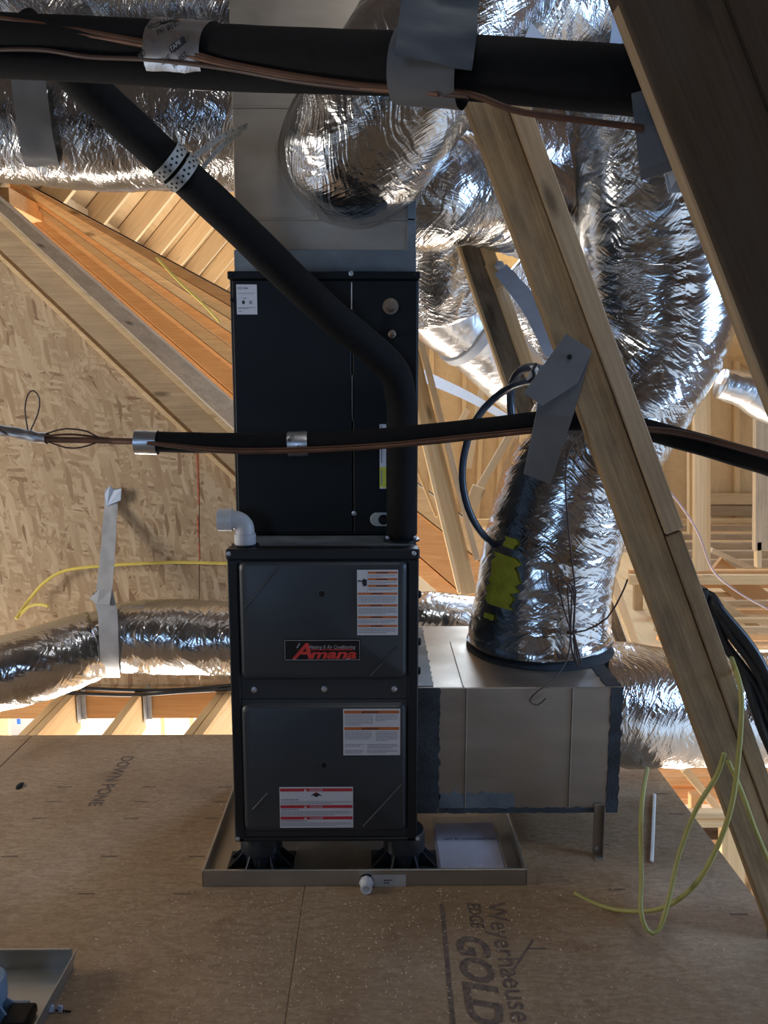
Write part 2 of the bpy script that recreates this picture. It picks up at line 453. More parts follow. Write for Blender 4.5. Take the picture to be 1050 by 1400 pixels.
def sheetmetal(name, col=(0.50, 0.49, 0.46), rough=0.42):
    m = NB(name); m.set(metal=0.85)
    n = m.noise(m.coords('Object', (2, 2, 6)), 2.5, 5, 0.6)
    m.col(m.ramp(n, [(0.3, tuple(c * 0.82 for c in col)), (0.7, col)]))
    m.l(m.ramp(m.noise(m.coords('Object'), 5, 4), [(0.3, rough * 0.85), (0.7, rough * 1.25)]), m.b.inputs['Roughness'])
    m.bump(m.noise(m.coords('Object'), 3, 2), 0.08, 0.01)
    return m.m
M_GALV = sheetmetal('galvanized_sheet', (0.41, 0.355, 0.295), 0.46)
M_PAN = sheetmetal('galvanized_pan', (0.46, 0.45, 0.42), 0.36)
M_MASTIC = flat('dark_grey_mastic', (0.035, 0.042, 0.05), 0.7, var=0.45, vs=14, bump=0.6)
M_MASTIC2 = flat('thin_grey_mastic_wash', (0.13, 0.15, 0.165), 0.6, var=0.35, vs=10, bump=0.4)
M_TAPE = flat('grey_duct_tape', (0.12, 0.12, 0.125), 0.5, var=0.12, vs=12)
M_TAPE_L = flat('light_grey_strap', (0.42, 0.44, 0.48), 0.45, var=0.1, vs=12)
M_BLUESTRAP = flat('pale_blue_grey_strap', (0.42, 0.52, 0.70), 0.5, var=0.08)
M_WHITESTRAP = flat('white_strap', (0.82, 0.80, 0.76), 0.55, var=0.05)
M_PVC = flat('white_pvc', (0.62, 0.63, 0.66), 0.35, var=0.04)
M_BRONZE = flat('dull_brass_plug', (0.16, 0.12, 0.09), 0.5, 0.4)
M_COPPER = flat('brown_copper', (0.17, 0.075, 0.04), 0.55, 0.2, var=0.3)
M_WIRE = flat('brown_thermostat_cable', (0.10, 0.045, 0.025), 0.6, var=0.2, spec=0.25)
M_DKWIRE = flat('dark_brown_wire', (0.07, 0.035, 0.025), 0.5)
M_PINKW = flat('pink_wire', (0.45, 0.28, 0.25), 0.5)
M_YELLOW = flat('yellow_cable', (0.37, 0.34, 0.10), 0.5, var=0.08)
M_YELLOW2 = flat('bright_yellow_cable', (0.75, 0.60, 0.12), 0.5, var=0.08)
M_BLKCABLE = flat('black_cable', (0.013, 0.014, 0.017), 0.4, var=0.15)
M_BLUEHOSE = flat('blue_grey_cable', (0.045, 0.06, 0.085), 0.3, var=0.1)
M_WHITE = flat('label_white', (0.62, 0.63, 0.68), 0.5, var=0.03)
M_PRINT = flat('label_grey_print', (0.26, 0.27, 0.31), 0.6, var=0.05)
M_BLACKP = flat('label_black_print', (0.015, 0.015, 0.02), 0.6)
M_ORNG = flat('label_orange', (0.52, 0.145, 0.04), 0.5, var=0.04)
M_RED = flat('label_red', (0.50, 0.03, 0.045), 0.5, var=0.04)
M_BADGE = flat('badge_black', (0.010, 0.011, 0.013), 0.25, var=0.4)
M_BRED = flat('badge_red', (0.62, 0.045, 0.04), 0.4)
M_SILVER = flat('badge_silver', (0.42, 0.43, 0.45), 0.35, 0.3)
M_YLAB = flat('label_yellow', (0.62, 0.62, 0.06), 0.5)
M_DRAIN = flat('pale_grey_drain_ring', (0.30, 0.33, 0.34), 0.5)
M_FOOT = flat('black_plastic_riser', (0.016, 0.02, 0.026), 0.45, var=0.15)
M_BLUEFOOT = flat('blue_grey_plastic', (0.12, 0.19, 0.28), 0.45)
M_CHIP = flat('pale_wood_chips', (0.55, 0.42, 0.28), 0.8, var=0.3, vs=40)
M_DUST = flat('white_dust_bits', (0.6, 0.58, 0.55), 0.8)
M_FTAPE = foil('shiny_foil_tape', (0.72, 0.74, 0.78), 0.3, 30, 20, 0.001, 0.4)
M_GALVSTRAP = flat('galvanized_strap', (0.40, 0.41, 0.40), 0.45, 0.6)
M_LOWER = flat('lower_storey_drywall', (0.80, 0.72, 0.62), 0.8, var=0.05, vs=3)
M_LOWERFL = flat('lower_storey_floor', (0.72, 0.62, 0.50), 0.8, var=0.1, vs=3)
M_HANGER = flat('galvanized_hanger', (0.42, 0.43, 0.44), 0.45, 0.7)
M_BLUETAPE = flat('blue_painters_tape', (0.02, 0.12, 0.55), 0.5)
M_SPRAY = flat('yellow_marking_paint', (0.50, 0.50, 0.05), 0.45, var=0.2, vs=30)
M_SHELL = flat('outer_roof_boards', (0.10, 0.065, 0.04), 0.9, var=0.3, vs=4)
M_PLASTIC = NB('clear_plastic_bag'); M_PLASTIC.set(color=(0.75, 0.75, 0.85), rough=0.22); M_PLASTIC.b.inputs['Alpha'].default_value = 0.22
M_PLASTIC.bump(M_PLASTIC.noise(M_PLASTIC.coords('Object'), 16, 3, 0.5, 1.0), 0.3, 0.004); M_PLASTIC = M_PLASTIC.m
M_PAPER = flat('lavender_white_paper', (0.52, 0.52, 0.62), 0.5, var=0.06)

# ================================================================== THE SETTING
# ---- attic deck
DECK_X = [-2.66, -1.44, -0.21, 1.065]
floor = struct('floor')
for i in range(3):
    x0, x1 = DECK_X[i] + 0.0018, DECK_X[i + 1] - 0.0018
    for (y0, y1) in ((0.694, 3.135),):
        box('subfloor_panel', x0, x1, y0, y1, -0.019, 0.0, M_FLOOR, floor, 0.0012)
    box('subfloor_panel', x0, x1, -2.9, 0.69, -0.019, 0.0, M_FLOOR, floor, 0.0012)
# joists from the deck edge to the header of the OSB wall
for (pxn, pyn, pxf) in ((30, 1005, 92), (145, 1005, 193), (258, 1003, 305)):
    A = gnd(pxn, pyn, -0.02); Bp = at(pxf, 957, 3.70); Bp.z = -0.02
    d = (Bp - A).normalized(); A = A - d * 1.1
    for off in ((0.0,) if pxn == 145 else (0.0, 0.041)):
        s = Vector((d.y, -d.x, 0)) * off
        lumber('joist', A + s + Vector((0, 0, -0.10)), Bp + s + Vector((0, 0, -0.10)), 0.2, 0.038, M_PINE, floor, (0, 0, 1))
    h = Bp + Vector((d.y, -d.x, 0)) * (0.03 if pxn == 145 else 0.07)
    bm = bmesh.new(); bm_box(bm, h.x, h.x + 0.022, 3.692, 3.698, -0.17, 0.0, 0.001); bm_box(bm, h.x - 0.003, h.x, 3.64, 3.695, -0.17, -0.03, 0.001)
    link('joist_hanger', bm_mesh('joist_hanger', bm), M_HANGER, floor)
for k in range(6):
    x = -2.5 + 0.61 * k
    box('joist', x, x + 0.038, -2.8, 3.1, -0.22, -0.02, M_PINE, floor)
for x in DECK_X:  # added under the panel seams to block light coming up from below
    box('joist', x - .035, x + .003, 0.0, 3.1, -0.22, -0.0195, M_PINE, floor)
# printed marks on the deck
bm = bmesh.new()
def dash(bm, x, y, w=0.055, t=0.005, a=0.0, z=0.0006):
    c, s = math.cos(a), math.sin(a)
    f = [bm.verts.new((x + c * u - s * v, y + s * u + c * v, z)) for u, v in ((-w / 2, -t / 2), (w / 2, -t / 2), (w / 2, t / 2), (-w / 2, t / 2))]
    bm.faces.new(f)
for row in ((1076, (89, 204, 307)), (1096, (72, 193, 302)), (1119, (54, 179, 288)), (1171, (13, 149, 268)), (1222, (118, 249)),
            (1155, (822,)), (1216, (843,)), (1297, (735,)), (1250, (1010,)), (1085, (905,)), (1113, (925,))):
    for px in row[1]:
        g = gnd(px, row[0]); dash(bm, g.x, g.y, 0.05, 0.006)
link('nail_line_print', bm_mesh('nail_line_print', bm), M_INK2, floor)
def floor_text(s, px, py, size, mat, sx=1.0, bold=0.0, shear=0.0):
    g = gnd(px, py); bm = bmesh.new()
    bm_text(bm, s, size, Matrix.Translation((g.x, g.y, 0.0007)) @ Matrix.Rotation(-math.pi / 2, 4, 'Z'), 0, sx=sx, bold=bold, shear=shear)
    me = bpy.data.meshes.new('lettering'); bm.to_mesh(me); bm.free()
    return link('lettering', me, mat, floor)
floor_text('Weyerhaeuser', 664, 1234, 0.078, M_INK2, 0.98, 0.0008)
floor_text('EDGE', 638, 1234, 0.052, M_INK, 0.80, 0.001, 0.2)
floor_text('GOLD', 624, 1277, 0.112, M_INK2, 0.95, 0.004, 0.25)
floor_text('DOWN PONE', 168, 1034, 0.066, M_INK, 0.92, 0.0012)
bm = bmesh.new()
a, b = gnd(604, 1236), gnd(619, 1400)
q = Vector((0.006, 0, 0)); bm.faces.new([bm.verts.new(v + Vector((0, 0, 0.0006))) for v in (a - q, b - q, b + q, a + q)])
g = gnd(780, 1298); dash(bm, 0.36, 1.80, 0.16, 0.006, 1.0)
link('chalk_line', bm_mesh('chalk_line', bm), M_INK2, floor)
# sawdust and chips
rnd = random.Random(3)
V = []; Fc = []
def chip(x, y, z, s):
    a = rnd.uniform(0, 6.28); l = s * rnd.uniform(0.8, 2.2); w = s * rnd.uniform(0.35, 0.7); c, q = math.cos(a), math.sin(a); n0 = len(V)
    for u, v, h in ((-l, -w, 0.0004), (l, -w, 0.0004), (l, w, 0.0004), (-l, w, 0.0004), (0, 0, s * 0.9)):
        V.append((x + c * u - q * v, y + q * u + c * v, z + h))
    Fc.extend([(n0, n0 + 1, n0 + 4), (n0 + 1, n0 + 2, n0 + 4), (n0 + 2, n0 + 3, n0 + 4), (n0 + 3, n0, n0 + 4)])
for i in range(1700):
    y = 1.5 + 0.58 * rnd.random() ** 0.8; x = rnd.gauss(-0.1, 0.42)
    if -0.75 > x or x > 1.0: continue
    chip(x, y, 0, rnd.uniform(0.0008, 0.0024))
for i in range(140):
    chip(rnd.uniform(-1.9, 0.95), rnd.uniform(1.5, 3.0), 0, rnd.uniform(0.001, 0.003))
o = link('sawdust', pymesh('sawdust', V, Fc), M_CHIP); o['kind'] = 'stuff'; o['label'] = 'pale sawdust and wood chips scattered over the brown deck'; o['category'] = 'sawdust'
for (px, py, s, nm) in ((27, 1076, 0.012, 0), (648, 1330, 0.012, 1), (256, 1166, 0.006, 2)):
    pass

# ---- left wall: OSB with header under it
wl = struct('wall_left')
YO = 3.75
def l0(x): return 355 + 0.948 * x
xs = [(-260, 118), (118, 420)]
for (a, b) in ((-330, 272), (273, 470)):
    prism('osb_sheet', [at(a, 948, YO), at(b, 948, YO), at(b, l0(b) + 0, YO), at(a, l0(a), YO)], (0, 0.012, 0), M_OSB, wl, bev=0.001)
box('stud', at(272, 800, YO).x - .02, at(272, 800, YO).x + .02, YO + .013, YO + .05, 0.05, 1.2, M_PINE, wl)  # added behind the sheet joint so no light shows through it
z0 = at(0, 978, YO).z; z1 = at(0, 941, YO).z
box('header_board', -3.4, 0.9, YO - 0.045, YO - 0.006, z0, z1, M_ORANGE, wl)
box('header_board', -3.4, 0.9, YO + 0.02, YO + 0.06, z0 - 0.02, z1 + 0.02, M_ORANGE, wl)
box('sill_plate', -3.4, 0.9, YO - 0.02, YO - 0.004, z1, z1 + 0.014, M_OSB, wl, 0.001)
def band(name, e0, e1, Y0, Y1, mat, th, xa=-330, xb=470, parent=None):
    """sloped board whose two long edges are image lines (y at x=0, slope)"""
    f = lambda e, x, Y: at(x, e[0] + e[1] * x, Y)
    return prism(name, [f(e0, xa, Y0[0]), f(e0, xb, Y0[1]), f(e1, xb, Y1[1]), f(e1, xa, Y1[0])], (0, th, 0), mat, parent or wl)
band('trim_strip', (355, .948), (347, .948), (3.70, 3.70), (3.70, 3.70), M_PINE, 0.02)
band('trim_strip', (347, .948), (341, .946), (3.715, 3.715), (3.715, 3.715), M_PINE, 0.02)
band('rafter', (341, .946), (300, .930), (3.69, 3.69), (3.69, 3.69), M_GREYWOOD, 0.04)
band('rafter', (301, .930), (292, .928), (3.67, 3.67), (3.67, 3.67), M_PINE, 0.05)
band('rafter', (292, .928), (268, .880), (3.80, 3.80), (3.92, 3.92), M_GREYWOOD, 0.04)

# ---- ceiling: stacked hip boards, plate, jack rafters, sheathing
ceil = struct('ceiling')
lines = [(283, .880), (262, .868), (246, .792), (243, .73), (240, .68), (237.5, .63), (235, .58), (233, .53)]
for k in range(len(lines) - 1):
    lo_, hi_ = lines[k], (lines[k + 1][0] + .7, lines[k + 1][1] + .003)
    ya = (4.36 - .03 * k, 4.36 - .03 * k); yb = (ya[0] - .012, ya[1] - .012)
    band('hip_board', lo_, hi_, ya, yb, (M_ORANGE, M_PINE, M_TRUSS)[(0, 0, 2, 0, 1, 2, 0)[k]], 0.05, -60, 700 if k < 3 else 560, ceil)
band('added_dark_backing', lines[0], lines[3], (4.46, 4.46), (4.46, 4.46), M_BROWNWOOD, 0.03, -60, 700, ceil)  # added dark sheets that make the gaps between hip boards go dark
band('added_dark_backing', lines[3], lines[-1], (4.46, 4.46), (4.46, 4.46), M_BROWNWOOD, 0.03, -60, 560, ceil)
TX = -1.80; TZ = 2.44
for k in range(-1, 9):
    Y = 4.55 + 0.61 * k
    A = Vector((TX - 0.03, Y, TZ - 0.02)); d = Vector((1, 0, 1.13)).normalized()
    lumber('jack_rafter', A, A + d * 2.9, 0.14, 0.038, M_PINE, ceil, (-1, 0, 1))
for k in range(5):
    Y = 3.96 + 1.22 * k
    for (s0, s1) in ((-0.1, 1.2), (1.204, 2.95)):
        d = Vector((1, 0, 1.13)).normalized(); n = Vector((-1.13, 0, 1)).normalized(); A = Vector((TX, 0, TZ)) + n * 0.085
        p = [A + d * s0, A + d * s1]
        prism('sheathing_panel', [(p[0].x, Y, p[0].z), (p[1].x, Y, p[1].z), (p[1].x, Y + 1.216, p[1].z), (p[0].x, Y + 1.216, p[0].z)], n * 0.012, M_SHEATH, ceil, bev=0.001)
for k in range(0, 8):   # blocking at the tails
    Y = 4.55 + 0.61 * k
    box('blocking', TX - 0.03, TX + 0.01, Y + 0.03, Y + 0.58, TZ - 0.04, TZ + 0.10, M_TRUSS, ceil)
box('wall_plate', TX - 0.09, TX + 0.05, 3.95, 9.2, TZ - 0.14, TZ - 0.06, M_ORANGE, ceil)
# roof over the near part of the attic (out of the frame, closes the room)
for s in (-1, 1):
    for (y0, y1) in ((-3, -0.8), (-0.79, 1.5), (1.51, 3.9)):
        prism('sheathing_panel', [(0, y0, 4.3), (3.7 * s, y0, 1.95), (3.7 * s, y1, 1.95), (0, y1, 4.3)], (0, 0, 0.02), M_SHELL, ceil, bev=0)
for (x0, x1, z0, z1) in ((0.0, 3.7, 4.4, 1.95), (3.7, 5.6, 1.95, 0.9)):
    prism('sheathing_panel', [(x0, 3.92, z0), (x1, 3.92, z1), (x1, 9.4, z1), (x0, 9.4, z0)], (0, 0, 0.02), M_SHEATH, ceil, bev=0)

def wall_hole(name, axis, c, u0, u1, z0, z1, h, mat, st):
    """a board wall on axis=c with one opening h=(ua,ub,za,zb)"""
    ua, ub, za, zb = h
    for (a, b, p, q) in ((u0, ua, z0, z1), (ub, u1, z0, z1), (ua, ub, z0, za), (ua, ub, zb, z1)):
        if axis == 'x': box('wall_board', c, c + 0.03, a, b, p, q, mat, st, 0)
        else: box('wall_board', a, b, c, c + 0.03, p, q, mat, st, 0)
wf = struct('wall_front'); wall_hole('wall_front', 'y', -2.95, -3.7, 3.7, -0.05, 4.3, (-2.05, -0.95, 1.25, 2.25), M_SHELL, wf)
wr = struct('wall_right'); wall_hole('wall_right', 'x', 3.55, -3, 3.9, -0.05, 2.1, (0.95, 1.85, 0.95, 2.05), M_SHELL, wr)
w2 = struct('wall_side'); wall_hole('wall_side', 'x', -3.6, -3, 3.75, -0.05, 2.1, (1.45, 2.35, 0.8, 1.8), M_SHELL, w2)

# ---- far gable wall on the right
wb = struct('wall_back'); YB = 9.0
for (a, b) in ((440, 588), (588, 700), (700, 840), (840, 1000), (1000, 1300)):
    prism('sheathing_panel', [at(a, 900, YB), at(b, 900, YB), at(b, 150, YB), at(a, 150, YB)], (0, 0.012, 0), M_SHEATH, wb, bev=0)
for x in (588.5, 700.5, 840.5, 1000.5):  # unseen studs added behind the joints against light leaking through
    c = at(x, 500, YB); box('stud', c.x - .03, c.x + .03, YB + .013, YB + .05, -1, 4.4, M_TRUSS, wb)
def vst(px, y0, y1, w, Y=YB - 0.05, mat=None, name='stud', px2=None, par=None):
    return lumber(name, at(px, y0, Y), at(px if px2 is None else px2, y1, Y), w * Y / F, 0.05, mat or M_TRUSS, par or wb)
def hst(py, x0, x1, h, Y=YB - 0.08, mat=None, name='plate', py2=None, par=None):
    return lumber(name, at(x0, py, Y), at(x1, py if py2 is None else py2, Y), h * Y / F, 0.05, mat or M_TRUSS, par or wb)
hst(459, 545, 650, 8); hst(468, 545, 650, 8, YB - 0.1)
for x in (584, 612): vst(x, 380, 456, 5)
for x, x2 in ((590, 590), (635, 633), (663, 648), (690, 676), (716, 712), (745, 745)): vst(x, 472, 790, 6, px2=x2)
for x, w in ((905, 6), (948, 8), (1007, 7), (1070, 7)): vst(x, 380, 790, w)
for y, h, x0, x1 in ((682, 15, 962, 1040), (698, 14, 962, 1040), (712, 6, 870, 1045), (722, 8, 870, 1050), (734, 8, 870, 1050), (746, 10, 870, 1050), (758, 11, 880, 1050), (770, 11, 890, 1050)):
    hst(y, x0, x1 + 40, h, min(YB - 0.15, 1.36 * F / (y + h / 2 - 541)), [M_TRUSS, M_PINE, M_GREYWOOD][y % 3])
for y in (714, 728, 744, 760, 776): hst(y, 600, 720, 9, min(YB - 0.15, 1.36 * F / (y + 6 - 541)), [M_TRUSS, M_PINE][y % 2])
# roof trusses between the unit and the gable
tr = struct('trim_1')
def web(x0, y0, x1, y1, w, Y, mat=M_TRUSS, t=0.04, Y2=None, name='truss_web'):
    return lumber(name, at(x0, y0, Y), at(x1, y1, Y2 or Y), w * Y / F, t, mat, tr)
web(548, 430, 641, 812, 24, 3.95, M_TRUSS); web(566, 430, 652, 765, 8, 3.92, M_GREYWOOD); web(549, 480, 628, 810, 5, 3.9, M_PINE)
web(548, 585, 597, 706, 5, 4.05, M_PINE)
web(700, 590, 655, 667, 10, 5.2, M_PINE); web(655, 665, 630, 730, 18, 5.1, M_TRUSS); web(735, 530, 700, 590, 10, 5.25, M_PINE)
web(668, 480, 640, 640, 8, 6.0, M_TRUSS); web(640, 560, 610, 610, 8, 6.1, M_PINE)
web(959, 380, 959, 780, 22, 4.6, M_PINE, name='post'); web(945, 590, 945, 730, 9, 4.7, M_TRUSS, name='post')
web(1043, 380, 1040, 752, 20, 4.3, M_GREYWOOD, name='post'); web(1036, 740, 1036, 775, 7, 4.3, M_PINE, name='post')
web(860, 783, 1090, 783, 9, 5.0, M_ORANGE, name='chord'); web(860, 792, 1090, 792, 14, 4.95, M_TRUSS, name='chord')
web(972, 752, 1055, 790, 7, 5.2, M_PINE); web(975, 775, 1075, 850, 34, 5.3, M_ORANGE); web(950, 800, 1065, 880, 11, 4.8, M_TRUSS); web(970, 800, 1080, 850, 50, 6.2, M_PINE)
web(872, 790, 872, 880, 12, 5.2, M_TRUSS, name='post'); web(886, 800, 886, 880, 6, 5.4, M_PINE, name='post')
web(832, 780, 868, 880, 12, 4.4, M_PINE); web(818, 790, 850, 880, 14, 4.5, M_DARKWEB)
web(820, 700, 900, 700, 12, 6, M_TRUSS); web(690, 410, 690, 520, 8, 7, M_TRUSS); web(692, 437, 760, 437, 7, 7, M_PINE)
for k in range(7): web(880 + 3 * k, 800 + 12 * k, 1100, 800 + 12 * k, 7, 1.36 * F / (804 + 12 * k - 541), [M_ORANGE, M_TRUSS, M_PINE][k % 3], name='sleeper')
df = struct('floor_far')
for (a, b) in ((-1.2, 0.0), (0.004, 1.22), (1.224, 2.44), (2.444, 3.66), (3.664, 5.6)):
    for (y0, y1) in ((4.4, 5.7), (5.704, 7.3), (7.304, 8.95)): box('subfloor_panel', a, b, y0, y1, -.06, -.04, M_SHEATH, df, 0)
# ---- lower storey, seen past the deck edges
low = struct('floor_lower')
box('slab', -6, 6, -3, 10, -2.78, -2.7, M_LOWERFL, low, 0)
wlo = struct('wall_lower')
box('wallboard', -5, 6, 7.2, 7.25, -2.7, 0.0, M_LOWER, wlo, 0)
for (a, b, w) in ((0, 60, 26), (222, 232, 4), (262, 300, 5)):
    A = at(a, 985, 5.2); lumber('stud', A + Vector((0, 0, 0.2)), A + Vector((0, 0, -2.4)), w * 5.2 / F, 0.04, M_TRUSS, wlo, (1, 0, 0))
A = at(26, 984, 5.1); box('tape_tab', A.x - 0.012, A.x + 0.012, 5.09, 5.1, A.z - 0.03, A.z + 0.02, M_BLUETAPE, wlo)
lr = struct('trim_2')
def lowb(x0, y0, x1, y1, w, Y, mat, name='framing_board', t=0.04):
    return lumber(name, at(x0, y0, Y), at(x1, y1, Y), w * Y / F, t, mat, lr)
lowb(890, 1066, 1000, 1066, 14, 3.6, M_ORANGE); lowb(890, 1083, 1000, 1083, 16, 3.6, M_ORANGE); lowb(950, 1084, 950, 1130, 16, 3.5, M_ORANGE)
lowb(935, 1050, 985, 1110, 12, 3.2, M_PINE); lowb(930, 1112, 1000, 1112, 9, 2.9, M_PINE); lowb(930, 1122, 1010, 1122, 14, 2.92, M_TRUSS); lowb(930, 1138, 1010, 1138, 16, 3.0, M_BROWNWOOD)
lowb(1000, 1110, 1000, 1210, 34, 2.95, M_TRUSS); lowb(1010, 1160, 1030, 1260, 40, 3.3, M_ORANGE); lowb(985, 1165, 985, 1200, 3, 3.2, M_PINE)
prism('framing_panel', [at(860, 1100, 4.0), at(1120, 1100, 4.0), at(1120, 1040, 4.0), at(860, 1040, 4.0)], (0, 0.02, 0), M_ORANGE, lr)
prism('framing_panel', [at(960, 1240, 3.8), at(1030, 1240, 3.8), at(1030, 1130, 3.8), at(960, 1130, 3.8)], (0, 0.02, 0), M_ORANGE, lr)
web2 = [(1010, 1060, 1060, 1130)]
lowb(1000, 1040, 1080, 1040, 20, 3.4, M_ORANGE); lowb(1030, 1060, 1075, 1110, 14, 3.3, M_PINE)

# ================================================================== THE UNIT
FY = 2.13                                     # furnace front
fx0, fx1 = -0.414, 0.114; fz0, fz1 = 0.118, 0.984; FB = 2.855
fur = thing('furnace', 'charcoal two-door gas furnace cabinet standing in the galvanized pan', 'furnace', ((fx0 + fx1) / 2, (FY + FB) / 2, fz0))
bm = bmesh.new(); bm_box(bm, fx0 + .002, fx1 - .002, FY + 0.018, FB, fz0, fz1 - .002, 0.004)
link('cabinet', bm_mesh('cabinet', bm), M_CAB, fur)
bm = bmesh.new()
for (a, b) in ((fx0, fx0 + .028), (fx1 - .030, fx1)): bm_box(bm, a, b, FY + .002, FY + .03, fz0, fz1 - .03, 0.003)
bm_box(bm, fx0, fx1, FY + .002, FY + .03, fz0, fz0 + .012, 0.003)
link('front_frame', bm_mesh('front_frame', bm), M_CAB, fur)
box('top_lip', fx0 - .003, fx1 + .002, FY - .004, FY + .05, fz1 - .03, fz1, M_CAB, fur, 0.004)
def fz(py): return at(440, py, FY).z
def fx(px, py=900): return at(px, py, FY).x
def rrect(x0, x1, z0, z1, r, n=6):
    out = []
    for (cx, cz, a0) in ((x1 - r, z1 - r, 0), (x0 + r, z1 - r, 90), (x0 + r, z0 + r, 180), (x1 - r, z0 + r, 270)):
        for i in range(n + 1):
            a = math.radians(a0 + 90 * i / n); out.append((cx + r * math.cos(a), cz + r * math.sin(a)))
    return out
def door_panel(name, x0, x1, z0, z1, rx0, rx1, rz0, rz1, par):
    """sheet door: flat margin, then a raised field with rounded shoulders"""
    bm = bmesh.new(); rings = []
    def ring(pts, y): rings.append([bm.verts.new((x, y, z)) for x, z in pts])
    ring(rrect(x0, x1, z0, z1, .004), FY + .025); ring(rrect(x0, x1, z0, z1, .004), FY + .008)
    ring(rrect(rx0, rx1, rz0, rz1, .022), FY + .007)
    for g, dy in ((.004, .002), (.009, -.005), (.014, -.0075)):
        ring(rrect(rx0 + g, rx1 - g, rz0 + g, rz1 - g, .02), FY + dy)
    for a, b in zip(rings, rings[1:]):
        for i in range(len(a)): bm.faces.new([a[i], a[(i + 1) % len(a)], b[(i + 1) % len(a)], b[i]])
    bm.faces.new(rings[-1])
    return link(name, bm_mesh(name, bm, 40), M_DOOR, par)
ZM = fz(957)
ud = door_panel('upper_door', fx0 + .029, fx1 - .031, ZM + .001, fz1 - .032, fx(327, 850), fx(557, 850), fz(930), fz(766), fur)
ld = door_panel('lower_door', fx0 + .029, fx1 - .031, fz0 + .013, ZM - .001, fx(331, 1050), fx(556, 1050), fz(1138), fz(962), fur)
DY = FY - .0085
def crease(par, xa, ya, xb, yb):
    A, Bq = at(xa, ya, DY), at(xb, yb, DY); A.y = Bq.y = DY
    lumber('crease', A, Bq, 0.005, 0.003, M_RIDGE, par)
crease(ud, 333, 833, 381, 775); crease(ud, 505, 925, 544, 884)
crease(ld, 496, 1130, 549, 1072); crease(ld, 344, 1108, 366, 1084)
for (par, px, py) in ((ud, 440, 812), (ld, 443, 1046)):
    c = at(px, py, DY); lathe('access_hole', [(.0105, -.001), (.0105, .0012), (.0088, .0014), (.0086, .0006)], [M_RIDGE], par, onfront(c.x, DY, c.z), 20)
    lathe('access_hole', [(.0084, 0), (.0084, .0012)], [M_HOLE], par, onfront(c.x, DY, c.z), 20)
for (px, py) in ((347, 944), (443, 943), (539, 943)):
    c = at(px, py, FY); screw(ud, c.x, FY + .006, c.z, M_SCREW)
for (px, py) in ((313, 757), (566, 756), (325, 1147), (571, 1147)):
    c = at(px, py, FY); screw(fur, c.x, FY - .003 if py < 800 else FY + .001, c.z, M_SCREW, .0045)
def stick(px0, py0, px1, py1):
    a = at(px0, py0, DY); b = at(px1, py1, DY); return onfront(a.x, DY - .001, a.z), abs(b.x - a.x), abs(a.z - b.z)
LM = [M_WHITE, M_ORNG, M_PRINT, M_BLACKP, M_RED]
def bar(x0, y, x1, h, mi, word, sz=None):
    sz = sz or h * 0.95; cx = (x0 + x1) / 2
    tri = sz * 0.4
    return [('r', x0, y, x1, y + h, mi), ('t', word, cx, y + h * .83, sz, 3, dict(align='CENTER', bold=0.0002)),
            ('p', [(cx - sz * 3.3, y + h * .85), (cx - sz * 2.4, y + h * .85), (cx - sz * 2.85, y + h * .15)], 3 if mi == 1 else 0)]
Mx, w, h = stick(488, 779, 544, 868)
e = []; gx = w * .25; bh = h * .033
e += [('r', gx, .002, gx + .0006, h * .345, 2)]
for f in (.025, .125, .225): e += bar(gx + .002, h * f, w - .002, bh, 1, 'WARNING') + [('l', gx + .004, h * (f + .045), w - .005, h * (f + .09), 3, 2)]
for f, g in ((.345, .50), (.525, .68), (.705, .82), (.84, .975)):
    e += bar(.002, h * f, w - .002, bh, 1, 'WARNING') + [('l', .004, h * (f + .05), w - .005, h * g, 5 if g - f > .15 else 3, 2)]
e += [('p', [(gx * .6, h * .13), (gx * .95, h * .15), (gx * .95, h * .24), (gx * .65, h * .25), (gx * .5, h * .2)], 3), ('t', '~', gx * .08, h * .2, .022, 3, dict(bold=.0008))]
sheet('warning_label', Mx, w, h, e, LM, ud, 'tall white sticker with seven orange warning bars')
Mx, w, h = stick(469, 969, 547, 1032)
e = bar(.003, h * .035, w - .003, h * .065, 1, 'WARNING') + bar(.003, h * .39, w - .003, h * .065, 1, 'WARNING')
for y0, y1, x0, x1, r in ((.115, .36, .03, .52, 8), (.115, .27, .57, .95, 5), (.48, .66, .03, .5, 6), (.48, .70, .57, .95, 7), (.75, .82, .03, .36, 2), (.88, .97, .03, .36, 3), (.75, .86, .42, .95, 3), (.88, .96, .42, .95, 3)):
    e.append(('l', w * x0, h * y0, w * x1, h * y1, r, 2))
sheet('warning_label', Mx, w, h, e, LM, ld, 'white sticker with two orange bars and small print')
Mx, w, h = stick(382, 1076, 483, 1131)
e = []
for f in (.03, .44, .72): e += [('r', .002, h * f, w - .002, h * (f + .075), 4), ('t', 'DANGER', w * .5, h * (f + .065), h * .075, 0, dict(align='CENTER')), ('p', [(w * .33, h * (f + .07)), (w * .37, h * (f + .07)), (w * .35, h * (f + .005))], 0)]
for f, g in ((.29, .42), (.53, .70), (.81, .96)): e += [('l', .004, h * f, w * .42, h * (f + .035), 1, 3), ('l', .004, h * (f + .05), w - .006, h * g, 3, 2)]
e += [('p', [(w * .42, h * .21), (w * .47, h * .15), (w * .53, h * .15), (w * .58, h * .21), (w * .53, h * .2), (w * .52, h * .235), (w * .48, h * .235), (w * .47, h * .2)], 3), ('p', [(w * .475, h * .15), (w * .5, h * .115), (w * .525, h * .15)], 4)]
sheet('danger_label', Mx, w, h, e, LM, ld, 'white sticker with three red danger bars')
